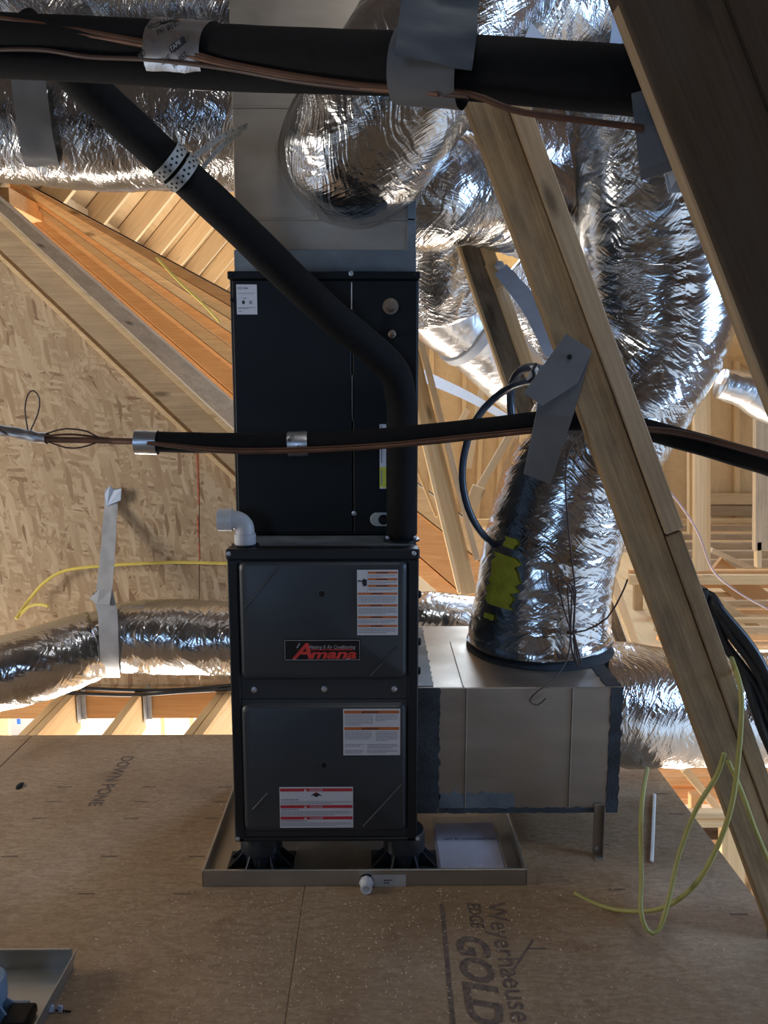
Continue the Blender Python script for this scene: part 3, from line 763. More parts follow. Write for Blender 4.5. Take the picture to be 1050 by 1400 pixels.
# badge
Mx, w, h = stick(388, 874, 493, 903)
e = [('r', .002, .002, w - .002, .0035, 2), ('r', .002, h - .0035, w - .002, h - .002, 2), ('r', .002, .002, .0032, h - .002, 2), ('r', w - .0032, .002, w - .002, h - .002, 2),
     ('t', 'A', w * .12, h * .88, h * 1.0, 1, dict(shear=.25, bold=.0014, sx=1.25)),
     ('t', 'mana', w * .335, h * .88, h * .60, 1, dict(shear=.25, bold=.0012, sx=1.62)),
     ('r', w * .32, h * .46, w * .90, h * .50, 1),
     ('t', 'Heating & Air Conditioning', w * .325, h * .43, h * .235, 2, dict(shear=.2, bold=.0001, sx=.80)),
     ('p', [(w * .16, h * .40), (w * .20, h * .18), (w * .215, h * .16), (w * .18, h * .40)], 2),
     ('p', [(w * .80, h * .92), (w * .88, h * .84), (w * .925, h * .62), (w * .935, h * .62), (w * .90, h * .88), (w * .82, h * .95)], 2),
     ('p', [(w * .11, h * .95), (w * .14, h * .88), (w * .16, h * .9), (w * .13, h * .96)], 2)]
sheet('badge', Mx, w, h, e, [M_BADGE, M_BRED, M_SILVER], ud, 'black nameplate with red italic lettering')
# side knobs on the right flank
for py in (880, 920, 815):
    c = at(573, py, 2.2); lathe('side_plug', [(.012, 0), (.012, .008), (.008, .012)], M_CASE, fur, Matrix.Translation((fx1, 2.22, c.z)) @ Matrix.Rotation(math.pi / 2, 4, 'Y'), 14)

# ---- coil cabinet
KY = 2.335; kx0, kx1 = -0.424, 0.120; kz0 = fz1; kz1 = at(440, 371, KY).z
coil = thing('coil_cabinet', 'black evaporator coil cabinet stacked on the furnace', 'coil cabinet', ((kx0 + kx1) / 2, (KY + FB) / 2, kz0))
box('case', kx0, kx1, KY + .012, FB, kz0, kz1, M_CASE, coil, 0.003)
box('top_flange', kx0 - .004, kx1 + .003, KY - .004, KY + .03, kz1 - .022, kz1, M_CASE, coil, 0.003)
xs = at(481, 450, KY).x
box('access_panel', kx0 + .008, xs - .0015, KY, KY + .014, at(0 + 400, 728, KY).z, kz1 - .024, M_CASE, coil, 0.003)
box('piping_panel', xs + .0015, kx1 - .004, KY, KY + .014, at(500, 728, KY).z, kz1 - .024, M_CASE, coil, 0.003)
box('panel_seam', xs - .0014, xs + .0014, KY - .0008, KY + .01, at(481, 585, KY).z + .34, kz1 - .03, M_SILVER, coil, 0.0004)
box('panel_seam', xs - .0014, xs + .0014, KY - .0008, KY + .01, at(481, 585, KY).z + .02, at(481, 560, KY).z + .1, M_MASTIC2, coil, 0.0004)
for (px, py) in ((480, 374), (318, 410), (316, 376), (567, 376), (484, 702), (567, 722)):
    c = at(px, py, KY); screw(coil, c.x, KY - .004 if py < 380 else KY, c.z, M_SCREW if px in (480, 484) else M_CASE, .005)
for (px, py, r) in ((534, 419, .017), (536, 457, .0085)):
    c = at(px, py, KY); lathe('pipe_stub', [(r * 1.35, 0), (r * 1.35, .006), (r, .008), (r, .05), (r * .85, .058), (r * .4, .061)], [M_BRONZE], coil, onfront(c.x, KY, c.z), 24)
c = at(522, 710, KY)
bm = bmesh.new(); o1 = []; o2 = []; o3 = []
for i in range(32):
    a = 2 * math.pi * i / 32; ox = .014 if math.cos(a) > 0 else -.014
    o1.append(bm.verts.new((c.x + ox + .021 * math.cos(a), KY, c.z + .021 * math.sin(a)))); o2.append(bm.verts.new((c.x + ox + .019 * math.cos(a), KY - .008, c.z + .019 * math.sin(a))))
    o3.append(bm.verts.new((c.x + .005 + .0155 * math.cos(a), KY - .008, c.z + .0155 * math.sin(a))))
for A, Bq in ((o1, o2), (o2, o3)):
    for i in range(32): bm.faces.new([A[i], A[(i + 1) % 32], Bq[(i + 1) % 32], Bq[i]])
link('drain_port', bm_mesh('drain_port', bm), M_DRAIN, coil)
lathe('drain_hole', [(.0155, 0), (.0155, .003)], [M_HOLE], coil, onfront(c.x + .005, KY - .002, c.z), 24)
a = at(323, 389, KY); b = at(352, 430, KY); w, h = b.x - a.x, a.z - b.z
e = [('t', 'R22 S04', w * .06, h * .16, .009, 3), ('l', w * .1, h * .27, w * .92, h * .33, 2, 2), ('t', 'S', w * .3, h * .5, .006, 3), ('l', w * .35, h * .44, w * .62, h * .48, 1, 3),
     ('r', w * .27, h * .54, w * .4, h * .65, 3), ('r', w * .62, h * .54, w * .76, h * .65, 2), ('l', w * .08, h * .76, w * .9, h * .82, 2, 3), ('l', w * .08, h * .88, w * .5, h * .91, 1, 3)]
sheet('rating_label', onfront(a.x, KY - .0012, a.z), w, h, e, LM, coil, 'small white rating sticker')
a = at(519, 580, KY); b = at(528, 668, KY); w, h = b.x - a.x, a.z - b.z
e = [('r', 0, h * .66, w, h * .98, 1), ('r', w * .2, h * .02, w * .4, h * .6, 2), ('r', w * .2, h * .7, w * .4, h * .95, 2)]
sheet('strip_label', onfront(a.x, KY - .0012, a.z), w, h, e, [M_WHITE, M_YLAB, M_PRINT], coil, 'narrow white and yellow strip sticker')
# furnace top ledge in a lighter grey, in front of the coil
box('cabinet_top', fx0 + .01, fx1 - .01, FY + .05, KY + .012, fz1 - .006, fz1 - .001, M_MASTIC2, fur, 0.001)

# ---- supply plenum
PY = 2.365; pz0 = kz1; pz1 = 3.05
px0, px1 = at(322, 345, PY).x, at(567, 345, PY).x
ple = thing('supply_plenum', 'dull galvanized sheet metal supply plenum above the coil cabinet', 'plenum', ((px0 + px1) / 2, (PY + FB) / 2, pz0))
box('plenum_box', px0, px1, PY, FB - .02, pz0, pz1, M_GALV, ple, 0.003)
bm = bmesh.new(); zt = at(440, 342, PY).z
bm_box(bm, px0 - .004, px1 + .004, PY - .0035, PY + .002, pz0, zt, .001); bm_box(bm, px1, px1 + .004, PY, FB - .02, pz0, zt, .001)
link('mastic_band', bm_mesh('mastic_band', bm), M_MASTIC2, ple, None, 'grey mastic wash along the bottom seam')
for py in (300, 147):
    z = at(440, py, PY).z; box('cross_seam', px0, px1, PY - .003, PY + .001, z - .003, z + .003, M_GALV, ple, .001)
box('mastic_seam', px1 - .022, px1 + .003, PY - .003, PY + .002, pz0 + .05, pz1 - .2, M_MASTIC2, ple, .001)

# ---- return box
BY = 2.26; bx0 = fx1 + .004; bx1 = at(852, 940, BY).x; bz1 = at(700, 940, BY).z; bz0 = at(700, 1111, BY).z; BBk = 2.90
rb = thing('return_box', 'galvanized return air box at the right flank of the furnace', 'duct box', ((bx0 + bx1) / 2, (BY + BBk) / 2, bz0))
bm = bmesh.new(); bm_box(bm, bx0, bx1, BY, BBk, bz0, bz1, .003)
link('box_body', bm_mesh('box_body', bm), M_GALV, rb)
def ragged(name, u, v, mat, par, vert=True, Y=BY, seed=0, top=False, rag=.006):
    """mastic smear with a brushed ragged edge on the front (or top) of the box"""
    (u0, u1), (v0, v1) = u, v; n = 40; L = []; R = []
    for i in range(n + 1):
        t = v0 + (v1 - v0) * i / n
        L.append((u0 + (rag * noise.noise(Vector((t * 45, seed, 0)))), t)); R.append((u1 + (rag * noise.noise(Vector((t * 45, seed + 5, 1)))), t))
    pts = L + R[::-1]
    bm = bmesh.new()
    def mk(o): return [bm.verts.new(((a, Y - o, b) if vert else (b, Y - o, a)) if not top else ((a, b, bz1 + o) if vert else (b, a, bz1 + o))) for a, b in pts]
    A, Bq = mk(0.0), mk(.0025)
    m = len(pts)
    for i in range(n):
        bm.faces.new([Bq[i], Bq[i + 1], Bq[m - 2 - i], Bq[m - 1 - i]])
    for i in range(m): bm.faces.new([A[i], A[(i + 1) % m], Bq[(i + 1) % m], Bq[i]])
    return link(name, bm_mesh(name, bm), mat, par)
xr = at(833, 1000, BY).x; xl = at(601, 1000, BY).x
ragged('mastic_smear', (xr, bx1), (bz0, bz1), M_MASTIC, rb, seed=1)
ragged('mastic_smear', (bx0, xl), (bz0, bz1), M_MASTIC, rb, seed=2, rag=.010)
ragged('mastic_smear', (bz0, bz0 + .016), (xl, xr), M_MASTIC, rb, vert=False, seed=3)
ragged('mastic_smear', (bz0 + .016, bz0 + .065), (xl, at(705, 1000, BY).x), M_MASTIC2, rb, vert=False, seed=4, rag=.012)
ragged('mastic_smear', (bx0, bx0 + .05), (BY + .01, BBk - .02), M_MASTIC2, rb, seed=5, top=True)
ragged('mastic_smear', (bx1 - .05, bx1 - .002), (BY + .01, BBk - .02), M_MASTIC, rb, seed=6, top=True)
for px in (637, 781):
    x = at(px, 1000, BY).x; box('cleat_seam', x - .002, x + .002, BY - .004, BY, bz0 + .02, bz1 - .001, M_GALV, rb, .001)
x = at(634, 941, BY).x; box('cleat_seam', x - .002, x + .002, BY + .005, BBk - .2, bz1, bz1 + .004, M_GALV, rb, .001)
bz = gnd(815, 1166); bm = bmesh.new()
bm_box(bm, bz.x - .014, bz.x + .014, BY - .008, BY - .0045, 0.004, bz0 + .03, .001); bm_box(bm, bz.x + .011, bz.x + .014, BY - .03, BY - .0045, .004, bz0 + .03, .001)
bm_box(bm, bz.x - .014, bz.x + .014, BY - .04, BY - .0045, 0.001, 0.004, .001)
link('support_leg', bm_mesh('support_leg', bm), M_GALV, rb)
screw(rb, bz.x, BY - .008, .02, M_SCREW, .005)

# ---- drain pan
gx0, gx1 = at(277, 1214, 2.098).x, at(720, 1211, 2.098).x; py0, py1 = 2.098, 2.93; RIM = at(500, 1190, 2.098).z
pan = thing('drain_pan', 'long shallow galvanized drain pan under the furnace', 'drain pan', ((gx0 + gx1) / 2, (py0 + py1) / 2, 0))
box('pan_bottom', gx0, gx1, py0, py1, 0.0008, .003, M_PAN, pan, 0)
for nm, a in (('front', (gx0, gx1, py0, py0 + .0025)), ('back', (gx0, gx1, py1 - .0025, py1)), ('l', (gx0, gx0 + .0025, py0, py1)), ('r', (gx1 - .0025, gx1, py0, py1))):
    box('pan_side', a[0], a[1], a[2], a[3], .002, RIM, M_PAN, pan, .0005)
for a in ((gx0, gx1, py0 - .001, py0 + .007), (gx0, gx1, py1 - .007, py1), (gx0 - .001, gx0 + .007, py0, py1), (gx1 - .007, gx1 + .001, py0, py1)):
    box('rolled_rim', a[0], a[1], a[2], a[3], RIM - .003, RIM + .002, M_PAN, pan, .0015)
c = at(501, 1206, py0)
lathe('drain_fitting', [(.019, 0), (.021, .004), (.021, .011), (.0175, .013), (.0155, .016), (.0165, .036), (.0165, .040), (.0125, .041), (.0115, .038)], [M_PVC], pan, onfront(c.x, py0, c.z + .003), 8)
lathe('gasket', [(.021, 0), (.021, .004)], [M_HOLE], pan, onfront(c.x, py0 - .0005, c.z + .004), 20)
a = at(508, 1196, py0); b = at(555, 1212, py0)
sheet('paper_tag', onfront(a.x, py0 - .0018, a.z), b.x - a.x, a.z - b.z, [('l', .035, .012, .06, .028, 2, 1)], [flat('worn_grey_tag', (.42, .42, .42), .6), M_BLACKP], pan, 'worn grey paper tag')
V = []; Fc = []
for i in range(150):
    chip(rnd.uniform(-.33, .1), rnd.uniform(py0 + .012, py0 + .19), .003, rnd.uniform(.0008, .002))
o = link('dust', pymesh('dust', V, Fc), M_DUST, pan); o['kind'] = 'stuff'
# plastic risers under the furnace
def riser(x, y, label, z=.003, H=None, mat=None, r=.062, name='equipment_riser', grp='black plastic equipment risers under the furnace'):
    H = H or (fz0 - z); t = thing(name, label, 'riser', (x, y, z), grp)
    T = Matrix.Translation((x, y, z)); mat = mat or M_FOOT
    lathe('cup', [(r * .78, 0), (r * .78, H * .45), (r, H * .5), (r, H * .94), (r * .93, H), (r * .5, H)], mat, t, T, 36)
    bm = bmesh.new(); s = r * 1.62
    bm_box(bm, -s, s, -s * .62, s * .62, 0, .006, .002)
    link('base_plate', bm_mesh('base_plate', bm), mat, t, T)
    for k in range(10):
        a = 2 * math.pi * (k + .5) / 10; bm = bmesh.new()
        vs = [bm.verts.new((r * .7, q, zz)) for q in (-.002, .002) for zz in (.004, H * .55)] + [bm.verts.new((s * (1 / max(abs(math.cos(a)), abs(math.sin(a)) / .62)) * .96 if True else s, q, .006)) for q in (-.002, .002)]
        for f in ((0, 1, 4), (3, 2, 5), (1, 3, 5, 4), (0, 4, 5, 2), (0, 2, 3, 1)): bm.faces.new([vs[i] for i in f])
        link('rib', bm_mesh('rib', bm), mat, t, T @ Matrix.Rotation(a, 4, 'Z'))
    return t
riser(fx0 + .065, FY + .075, 'ribbed black plastic riser under the front left furnace corner')
riser(fx1 - .035, FY + .075, 'ribbed black plastic riser under the front right furnace corner')
riser(fx0 + .05, FB - .14, 'black plastic riser under the rear left corner of the furnace')
# manual in a plastic bag
x0, x1 = at(600, 1185, py0 + .03).x, gx1 - .045
man = thing('instruction_manual', 'pale manual in a clear plastic bag lying in the drain pan', 'manual', ((x0 + x1) / 2, 2.3, .003))
box('booklet', x0 + .008, x1 - .008, py0 + .025, 2.42, .0035, .012, M_PAPER, man, .002)
bm = bmesh.new(); bm_text(bm, 'LEFT  IN  CONSIDERATION', .0135, Matrix.Translation((x0 + .03, 2.315, .0126)), 0, bold=.0003)
me = bpy.data.meshes.new('lettering'); bm.to_mesh(me); bm.free(); link('lettering', me, M_BLACKP, man)
bm = bmesh.new(); N = 24
g = [[bm.verts.new((x0 + (x1 - x0) * i / N, py0 + .012 + .34 * j / N, .0145 + .004 * noise.noise(Vector((i * .35, j * .3, 2))) + .002 * noise.noise(Vector((i * 1.1, j * .9, 5))))) for j in range(N + 1)] for i in range(N + 1)]
for i in range(N):
    for j in range(N): bm.faces.new([g[i][j], g[i + 1][j], g[i + 1][j + 1], g[i][j + 1]])
link('plastic_bag', bm_mesh('plastic_bag', bm, 180), M_PLASTIC, man)

# ---- white elbow on the furnace top
c = at(335, 747, FY + .05); ex, ey = c.x, FY + .055; ez = fz1
elb = thing('pipe_elbow', 'white plastic pipe elbow on the left of the furnace top', 'pipe elbow', (ex, ey, ez))
tube('elbow_body', [(ex, ey, ez - .002), (ex, ey, ez + .04), (ex - .004, ey, ez + .058), (ex - .018, ey, ez + .070), (ex - .038, ey, ez + .073), (ex - .052, ey, ez + .073)], .0265, M_PVC, elb, 28, .006)
z = ez
tube('socket', [(ex, ey, z - .001), (ex, ey, z + .034)], .030, M_PVC, elb, 28, .02)
tube('socket', [(ex - .034, ey, z + .073), (ex - .073, ey, z + .073)], .032, M_PVC, elb, 28, .02)
lathe('bore', [(.024, 0), (.024, .002)], [M_PRINT], elb, Matrix.Translation((ex - .0745, ey, z + .073)) @ Matrix.Rotation(math.pi / 2, 4, 'Y'), 24)
lathe('base_ring', [(.038, 0), (.038, .004), (.03, .005)], M_CASE, elb, Matrix.Translation((ex, ey, ez)), 24)

# ---- black insulated vent pipe
vx = at(549, 742, 2.27).x; VY = 2.262
vp = thing('vent_pipe', 'thick black insulated pipe bending diagonally across the coil cabinet', 'pipe', (vx, VY, fz1))
pth = [Vector((vx, VY, fz1 + .002)), Vector((vx, VY, fz1 + .2)), Vector((vx, VY, fz1 + .38)), at(547, 540, VY), at(540, 510, 2.24), at(510, 478, 2.2), at(440, 420, 2.12), at(300, 285, 1.98), at(180, 175, 1.92), at(95, 95, 1.89), at(30, 35, 1.88)]
tube('pipe_sleeve', pth, .0435, M_BLACK, vp, 32, .02, disp=lambda s, th, p: .0016 * noise.noise(p * 14))
lathe('base_collar', [(.052, 0), (.052, .006), (.047, .008)], M_CASE, vp, Matrix.Translation((vx, VY, fz1)), 32)
for q in (-.042, .038): screw(vp, vx + q, VY - .03, fz1 + .012, M_SCREW, .004)
hs = thing('hanger_strap', 'perforated galvanized strap looped round the black diagonal pipe', 'strap', at(245, 240, 1.93))
c0 = at(240, 228, 1.92); dP = (at(180, 175, 1.86) - at(300, 285, 1.98)).normalized()
M_DOT = M_HOLE
for off in (-.017, .017):
    cc = c0 + dP * off; u = dP.cross(Vector((0, 1, 0))).normalized(); v = dP.cross(u)
    ring = [cc + (u * math.cos(a) + v * math.sin(a)) * .0465 for a in [2 * math.pi * i / 30 for i in range(31)]]
    ribbon('strap_loop', ring, .026, .002, M_GALVSTRAP, hs, step=.012, wdir=dP)
    bm = bmesh.new()
    for i in range(26):
        a = 2 * math.pi * i / 26; nrm = u * math.cos(a) + v * math.sin(a); pp = cc + nrm * .0482
        t2 = dP.cross(nrm)
        for rr in (-.006, .006) if i % 2 else (.0,):
            vs = [bm.verts.new(pp + dP * rr + dP * .0032 * math.cos(q) + t2 * .0032 * math.sin(q)) for q in [k * math.pi / 3 for k in range(6)]]
            bm.faces.new(vs)
    link('strap_holes', bm_mesh('strap_holes', bm), M_DOT, hs)
for (a, b, w) in ((at(255, 222, 1.9), at(338, 172, 2.30), .017), (at(268, 240, 1.93), at(330, 180, 2.3), .017)):
    ribbon('strap_tail', [a, a.lerp(b, .5) + Vector((0, 0, .01)), b], w, .0015, M_GALVSTRAP, hs, wdir=(0.3, 0, 1))
    bm = bmesh.new(); n = 9
    for i in range(n):
        p = a.lerp(b, (i + .5) / n) + Vector((0, -.006, .01 * 4 * ((i + .5) / n) * (1 - (i + .5) / n)))
        bm.faces.new([bm.verts.new(p + Vector((.003 * math.cos(q), 0, .003 * math.sin(q)))) for q in [k * math.pi / 3 for k in range(6)]])
    link('strap_holes', bm_mesh('strap_holes', bm), M_DOT, hs)

# ================================================================== DUCTS
def crinkle(seed, amp, ring=0.0, pitch=.09, tight=16.0):
    def f(s, th, p):
        c, sn = math.cos(th), math.sin(th)
        a = 1 - 2 * abs(noise.noise(Vector((s * tight * .7 + 1.5 * c, c * .8 + seed, sn * .8))))
        b = 1 - 2 * abs(noise.noise(Vector((s * tight * 1.9 - 1.2 * sn, c * 1.6 + seed, sn * 1.6 + 9))))
        g = noise.noise(Vector((s * 3 + seed, c * .8, sn * .8)))
        return amp * (a * .38 + b * .2 + g * 1.0) + ring * math.cos(2 * math.pi * s / pitch)
    return f
def duct(label, pts, r, mat=None, seed=0, amp=.010, group='foil wrapped flexible ducts', seg=72, step=.011, tight=16.0, name='flexible_duct', ring=0.0):
    t = thing(name, label, 'duct', pts[0][:3] if not isinstance(pts[0], Vector) else pts[0].xyz, group)
    tube('foil_jacket', pts, r, mat or M_FOIL, t, seg, step, disp=crinkle(seed, amp, ring, tight=tight))
    return t
def R4(p, r): return Vector((p.x, p.y, p.z, r))
# the riser from the return box
rs = [R4(at(737, 872, 2.65), .243), R4(at(738, 850, 2.65), .232), R4(at(752, 760, 2.66), .225), R4(at(790, 640, 2.68), .228), R4(at(848, 540, 2.70), .235), R4(at(893, 450, 2.70), .25), R4(at(905, 350, 2.66), .25), R4(at(895, 240, 2.58), .235), R4(at(880, 120, 2.52), .225), R4(at(872, -40, 2.5), .225), R4(at(870, -160, 2.5), .225)]
rd = duct('large foil duct rising from the return box past the wooden brace', rs, .23, M_FOIL2, 3, .013, seg=110)
cen = at(737, 876, 2.65); cen.z = bz1
lathe('start_collar', [(.252, .0), (.253, .003), (.246, .006), (.235, .012)], M_MASTIC, rd, Matrix.Translation((cen.x, cen.y, bz1)), 48)
# yellow marking paint on the riser: patch hugging the sleeve
def patch(par, path4, s0, s1, t0, t1, name, mat, seed, off=.008, amp=.013):
    f = crinkle(seed, amp)
    p4 = spline(path4, .011); pa = [Vector(p[:3]) for p in p4]; T, N = frames(pa); S = [0.0]
    for i in range(1, len(pa)): S.append(S[-1] + (pa[i] - pa[i - 1]).length)
    bm = bmesh.new(); rows = []
    for i in range(len(pa)):
        if S[i] < s0 or S[i] > s1: continue
        g = (S[i] - s0) / (s1 - s0); wob = 1.3 * noise.noise(Vector((S[i] * 110, 3, 1)))
        a0 = t0 + (t1 - t0) * (.0 + .25 * wob); a1 = t1 + (t1 - t0) * (.3 * wob - .2 * abs(g - .5)); Bv = T[i].cross(N[i]); row = []
        for j in range(15):
            th = a0 + (a1 - a0) * j / 14; d = N[i] * math.cos(th) + Bv * math.sin(th)
            row.append(bm.verts.new(pa[i] + d * (p4[i][3] + f(S[i], th, pa[i]) + off)))
        rows.append(row)
    for a, b in zip(rows, rows[1:]):
        for j in range(14): bm.faces.new([a[j], a[j + 1], b[j + 1], b[j]])
    return link(name, bm_mesh(name, bm, 180), mat, par)
PATCHARGS = (rd, rs)

hd = [R4(at(-420, 1010, 2.9), .15), R4(at(-130, 965, 3.12), .150), R4(at(-40, 935, 3.2), .150), R4(at(60, 905, 3.3), .155), R4(at(130, 880, 3.42), .150), R4(at(148, 872, 3.44), .138), R4(at(170, 870, 3.45), .158), R4(at(230, 870, 3.46), .166), R4(at(320, 873, 3.46), .163), R4(at(440, 870, 3.45), .155), R4(at(560, 855, 3.42), .150), R4(at(640, 862, 3.4), .15), R4(at(760, 880, 3.4), .15)]
duct('sagging foil duct running along the strand board wall behind the furnace', hd, .16, M_FOIL2, 11, .010, seg=90)
rr = [R4(at(800, 960, 2.66), .205), R4(at(850, 962, 2.68), .215), R4(at(920, 968, 2.72), .205), R4(at(1010, 970, 2.76), .205), R4(at(1090, 965, 2.8), .20), R4(at(1200, 950, 2.85), .20)]
duct('foil duct leaving the right end of the return box', rr, .2, M_FOIL, 17, .012)
duct('lower of two foil ducts at top left joining the plenum side', [R4(at(345, 168, 2.62), .19), R4(at(300, 166, 2.62), .200), R4(at(200, 172, 2.62), .185), R4(at(100, 172, 2.6), .180), R4(at(0, 168, 2.58), .172), R4(at(-140, 160, 2.55), .172), R4(at(-420, 150, 2.5), .172)], .18, M_FOIL, 21, .012)
duct('upper foil duct at top left above the black lines', [R4(at(345, -45, 2.62), .19), R4(at(250, -48, 2.62), .205), R4(at(150, -45, 2.62), .20), R4(at(60, -50, 2.62), .19), R4(at(-60, -70, 2.6), .19), R4(at(-380, -90, 2.55), .19)], .19, M_FOIL, 23, .012)
# takeoff on the plenum front
tk = [R4(at(490, 203, PY - .002), .216), R4(at(492, 203, 2.33), .207), R4(at(504, 186, 2.27), .203), R4(at(540, 135, 2.2), .20), R4(at(580, 75, 2.17), .20), R4(at(625, 10, 2.16), .20), R4(at(670, -60, 2.16), .20), R4(at(720, -140, 2.16), .20)]
td = duct('foil elbow duct leaving the plenum front and bending upward', tk, .2, M_FOIL, 29, .012, seg=96)
# right of the plenum
duct('foil duct leaving the right side of the plenum behind the brace', [R4(at(540, 262, 2.62), .17), R4(at(590, 258, 2.64), .185), R4(at(650, 262, 2.75), .16), R4(at(740, 290, 2.95), .165), R4(at(830, 320, 3.1), .165), R4(at(920, 340, 3.2), .16)], .16, M_FOIL, 31, .014)
duct('foil duct behind the brace near the top of the picture', [R4(at(560, 190, 2.95), .15), R4(at(660, 200, 3.1), .17), R4(at(760, 215, 3.2), .17), R4(at(860, 235, 3.3), .165)], .16, M_FOIL, 37, .016)
duct('bright foil duct dropping behind the coil cabinet', [R4(at(560, 285, 3.15), .17), R4(at(592, 330, 3.2), .17), R4(at(600, 385, 3.25), .165), R4(at(610, 430, 3.3), .14)], .16, M_FOIL, 41, .014)
fd = [R4(at(560, 385, 3.3), .15), R4(at(610, 430, 3.4), .15), R4(at(660, 470, 3.5), .145), R4(at(720, 530, 3.65), .14), R4(at(800, 600, 3.8), .14)]
f2 = duct('smooth foil duct sloping down behind the second brace', fd, .14, M_FOIL3, 43, .006)
tube('tape_ring', [at(634, 449, 3.44), at(643, 456, 3.46)], .158, M_TAPE_L, f2, 40, .01)
duct('foil duct high behind the black lines at top right', [R4(at(600, -20, 2.3), .17), R4(at(690, 0, 2.3), .17), R4(at(790, -25, 2.35), .17), R4(at(880, -80, 2.4), .17)], .17, M_FOIL, 47, .015)
duct('foil duct far back behind the tall riser at upper right', [R4(at(640, 120, 3.3), .15), R4(at(720, 140, 3.3), .2), R4(at(800, 160, 3.3), .2), R4(at(900, 190, 3.35), .18)], .17, M_FOIL, 53, .016)
duct('foil duct hanging between braces behind the tall riser', [R4(at(690, 380, 3.9), .16), R4(at(745, 430, 3.9), .16), R4(at(760, 490, 3.9), .15), R4(at(770, 560, 3.9), .15)], .15, M_FOIL, 59, .012)
duct('small foil duct end past the tall riser at right', [R4(at(985, 525, 3.9), .07), R4(at(1020, 535, 3.9), .085), R4(at(1050, 550, 3.9), .1), R4(at(1100, 560, 3.9), .1)], .09, M_FOIL3, 61, .006, seg=48)
duct('foil duct end in the top right corner behind the dark rafter', [R4(at(985, -30, 1.6), .10), R4(at(1040, -10, 1.6), .10), R4(at(1120, 30, 1.62), .1)], .1, M_FOIL, 67, .01, seg=48)

# ================================================================== BRACES
def brace(label, loc): return thing('brace', label, 'brace', loc)
b1 = brace('long doubled lumber brace slanting in front of the tall foil riser', at(1000, 1200, 1.88))
YB1 = 1.88; s = YB1 / F
def edge(y, e):
    pts = {'l': ((-100, 551.6), (183, 650), (400, 726), (680, 829), (1000, 948), (1400, 1097)), 'm': ((-100, 603), (149, 692), (400, 780), (685, 886), (1000, 1000), (1400, 1147)), 'r': ((-100, 628), (145, 716), (380, 800), (680, 912), (1000, 1022), (1400, 1168))}[e]
    for (y0, x0), (y1, x1) in zip(pts, pts[1:]):
        if y0 <= y <= y1: return x0 + (x1 - x0) * (y - y0) / (y1 - y0)
def bline(e1, e2, y): return (edge(y, e1) + edge(y, e2)) / 2
ya, yb = 120, 1330
lumber('board', at(bline('l', 'm', ya), ya, YB1), at(bline('l', 'm', yb), yb, YB1), 50 * s, .038, M_BRACE, b1)
lumber('board', at(bline('m', 'r', ya), ya, YB1 + .01), at(bline('m', 'r', 723) + 2, 723, YB1 + .01), 26 * s, .075, M_GREYWOOD, b1)
lumber('board', at(bline('m', 'r', 726) - 1, 726, YB1 + .015), at(bline('m', 'r', yb) - 1, yb, YB1 + .015), 23 * s, .075, M_BRACE, b1)
b2 = brace('mould-stained second brace behind the long doubled one', at(720, 560, 3.05))
Y2 = 3.0; s2 = Y2 / F
lumber('board', at(628, 300, Y2), at(730, 600, Y2), 28 * s2, .038, M_DARKWEB, b2)
lumber('board', at(651, 300, Y2 - .01), at(747, 580, Y2 - .01), 17 * s2, .05, M_PINE, b2)
lumber('block', at(670, 360, Y2 - .03), at(684, 394, Y2 - .03), 15 * s2, .03, M_TRUSS, b2)
lumber('board', at(614, 300, Y2), at(716, 600, Y2), 4 * s2, .05, M_PINE, b2)
b3 = brace('dark doubled rafter crossing the top right corner close by', at(1100, 700, 1.12))
Y3 = 1.12; s3 = Y3 / F
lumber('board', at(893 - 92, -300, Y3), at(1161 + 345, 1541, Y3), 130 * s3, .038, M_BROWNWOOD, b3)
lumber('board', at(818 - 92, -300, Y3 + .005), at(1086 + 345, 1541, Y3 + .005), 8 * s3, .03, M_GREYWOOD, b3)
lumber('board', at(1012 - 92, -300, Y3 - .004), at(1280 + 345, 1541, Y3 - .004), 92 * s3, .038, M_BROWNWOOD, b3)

# ================================================================== LINE SETS
up = thing('line_set', 'thick black insulated refrigerant lines crossing near the top', 'line set', at(0, 70, 1.52))
P1 = [at(-600, 20, 2.0), at(-120, 44, 1.78), at(0, 52, 1.72), at(150, 60, 1.65), at(300, 71, 1.57), at(450, 81, 1.45), at(600, 90, 1.33), at(750, 102, 1.26), at(880, 113, 1.22), at(1000, 125, 1.21), at(1300, 150, 1.19), at(1700, 180, 1.17)]
tube('pipe_sleeve', P1, .0455, M_BLACK, up, 30, .025, disp=lambda s, th, p: .0012 * noise.noise(p * 12))
P2 = [at(-600, 50, 1.99), at(-120, 84, 1.77), at(0, 88, 1.71), at(150, 94, 1.64), at(300, 103, 1.56), at(450, 106, 1.45), at(560, 108, 1.37)]
tube('pipe_sleeve', P2, .026, M_BLACK, up, 24, .025)
def wire(par, pts, r, mat=M_WIRE, name='cable', label=None): return tube(name, pts, r, mat, par, 8, .02, label=label)
wire(up, [at(-60, 18, 1.704), at(0, 25, 1.674), at(100, 40, 1.627), at(200, 58, 1.573), at(260, 72, 1.541), at(310, 86, 1.512), at(400, 103, 1.444), at(480, 115, 1.380), at(550, 121, 1.324), at(640, 128, 1.265), at(700, 150, 1.237), at(760, 160, 1.211), at(880, 175, 1.174)], .0048)
wire(up, [at(-60, 26, 1.704), at(0, 31, 1.674), at(100, 46, 1.627), at(200, 63, 1.573), at(310, 90, 1.512), at(400, 107, 1.444), at(480, 119, 1.380), at(600, 128, 1.284)], .0045, M_COPPER)
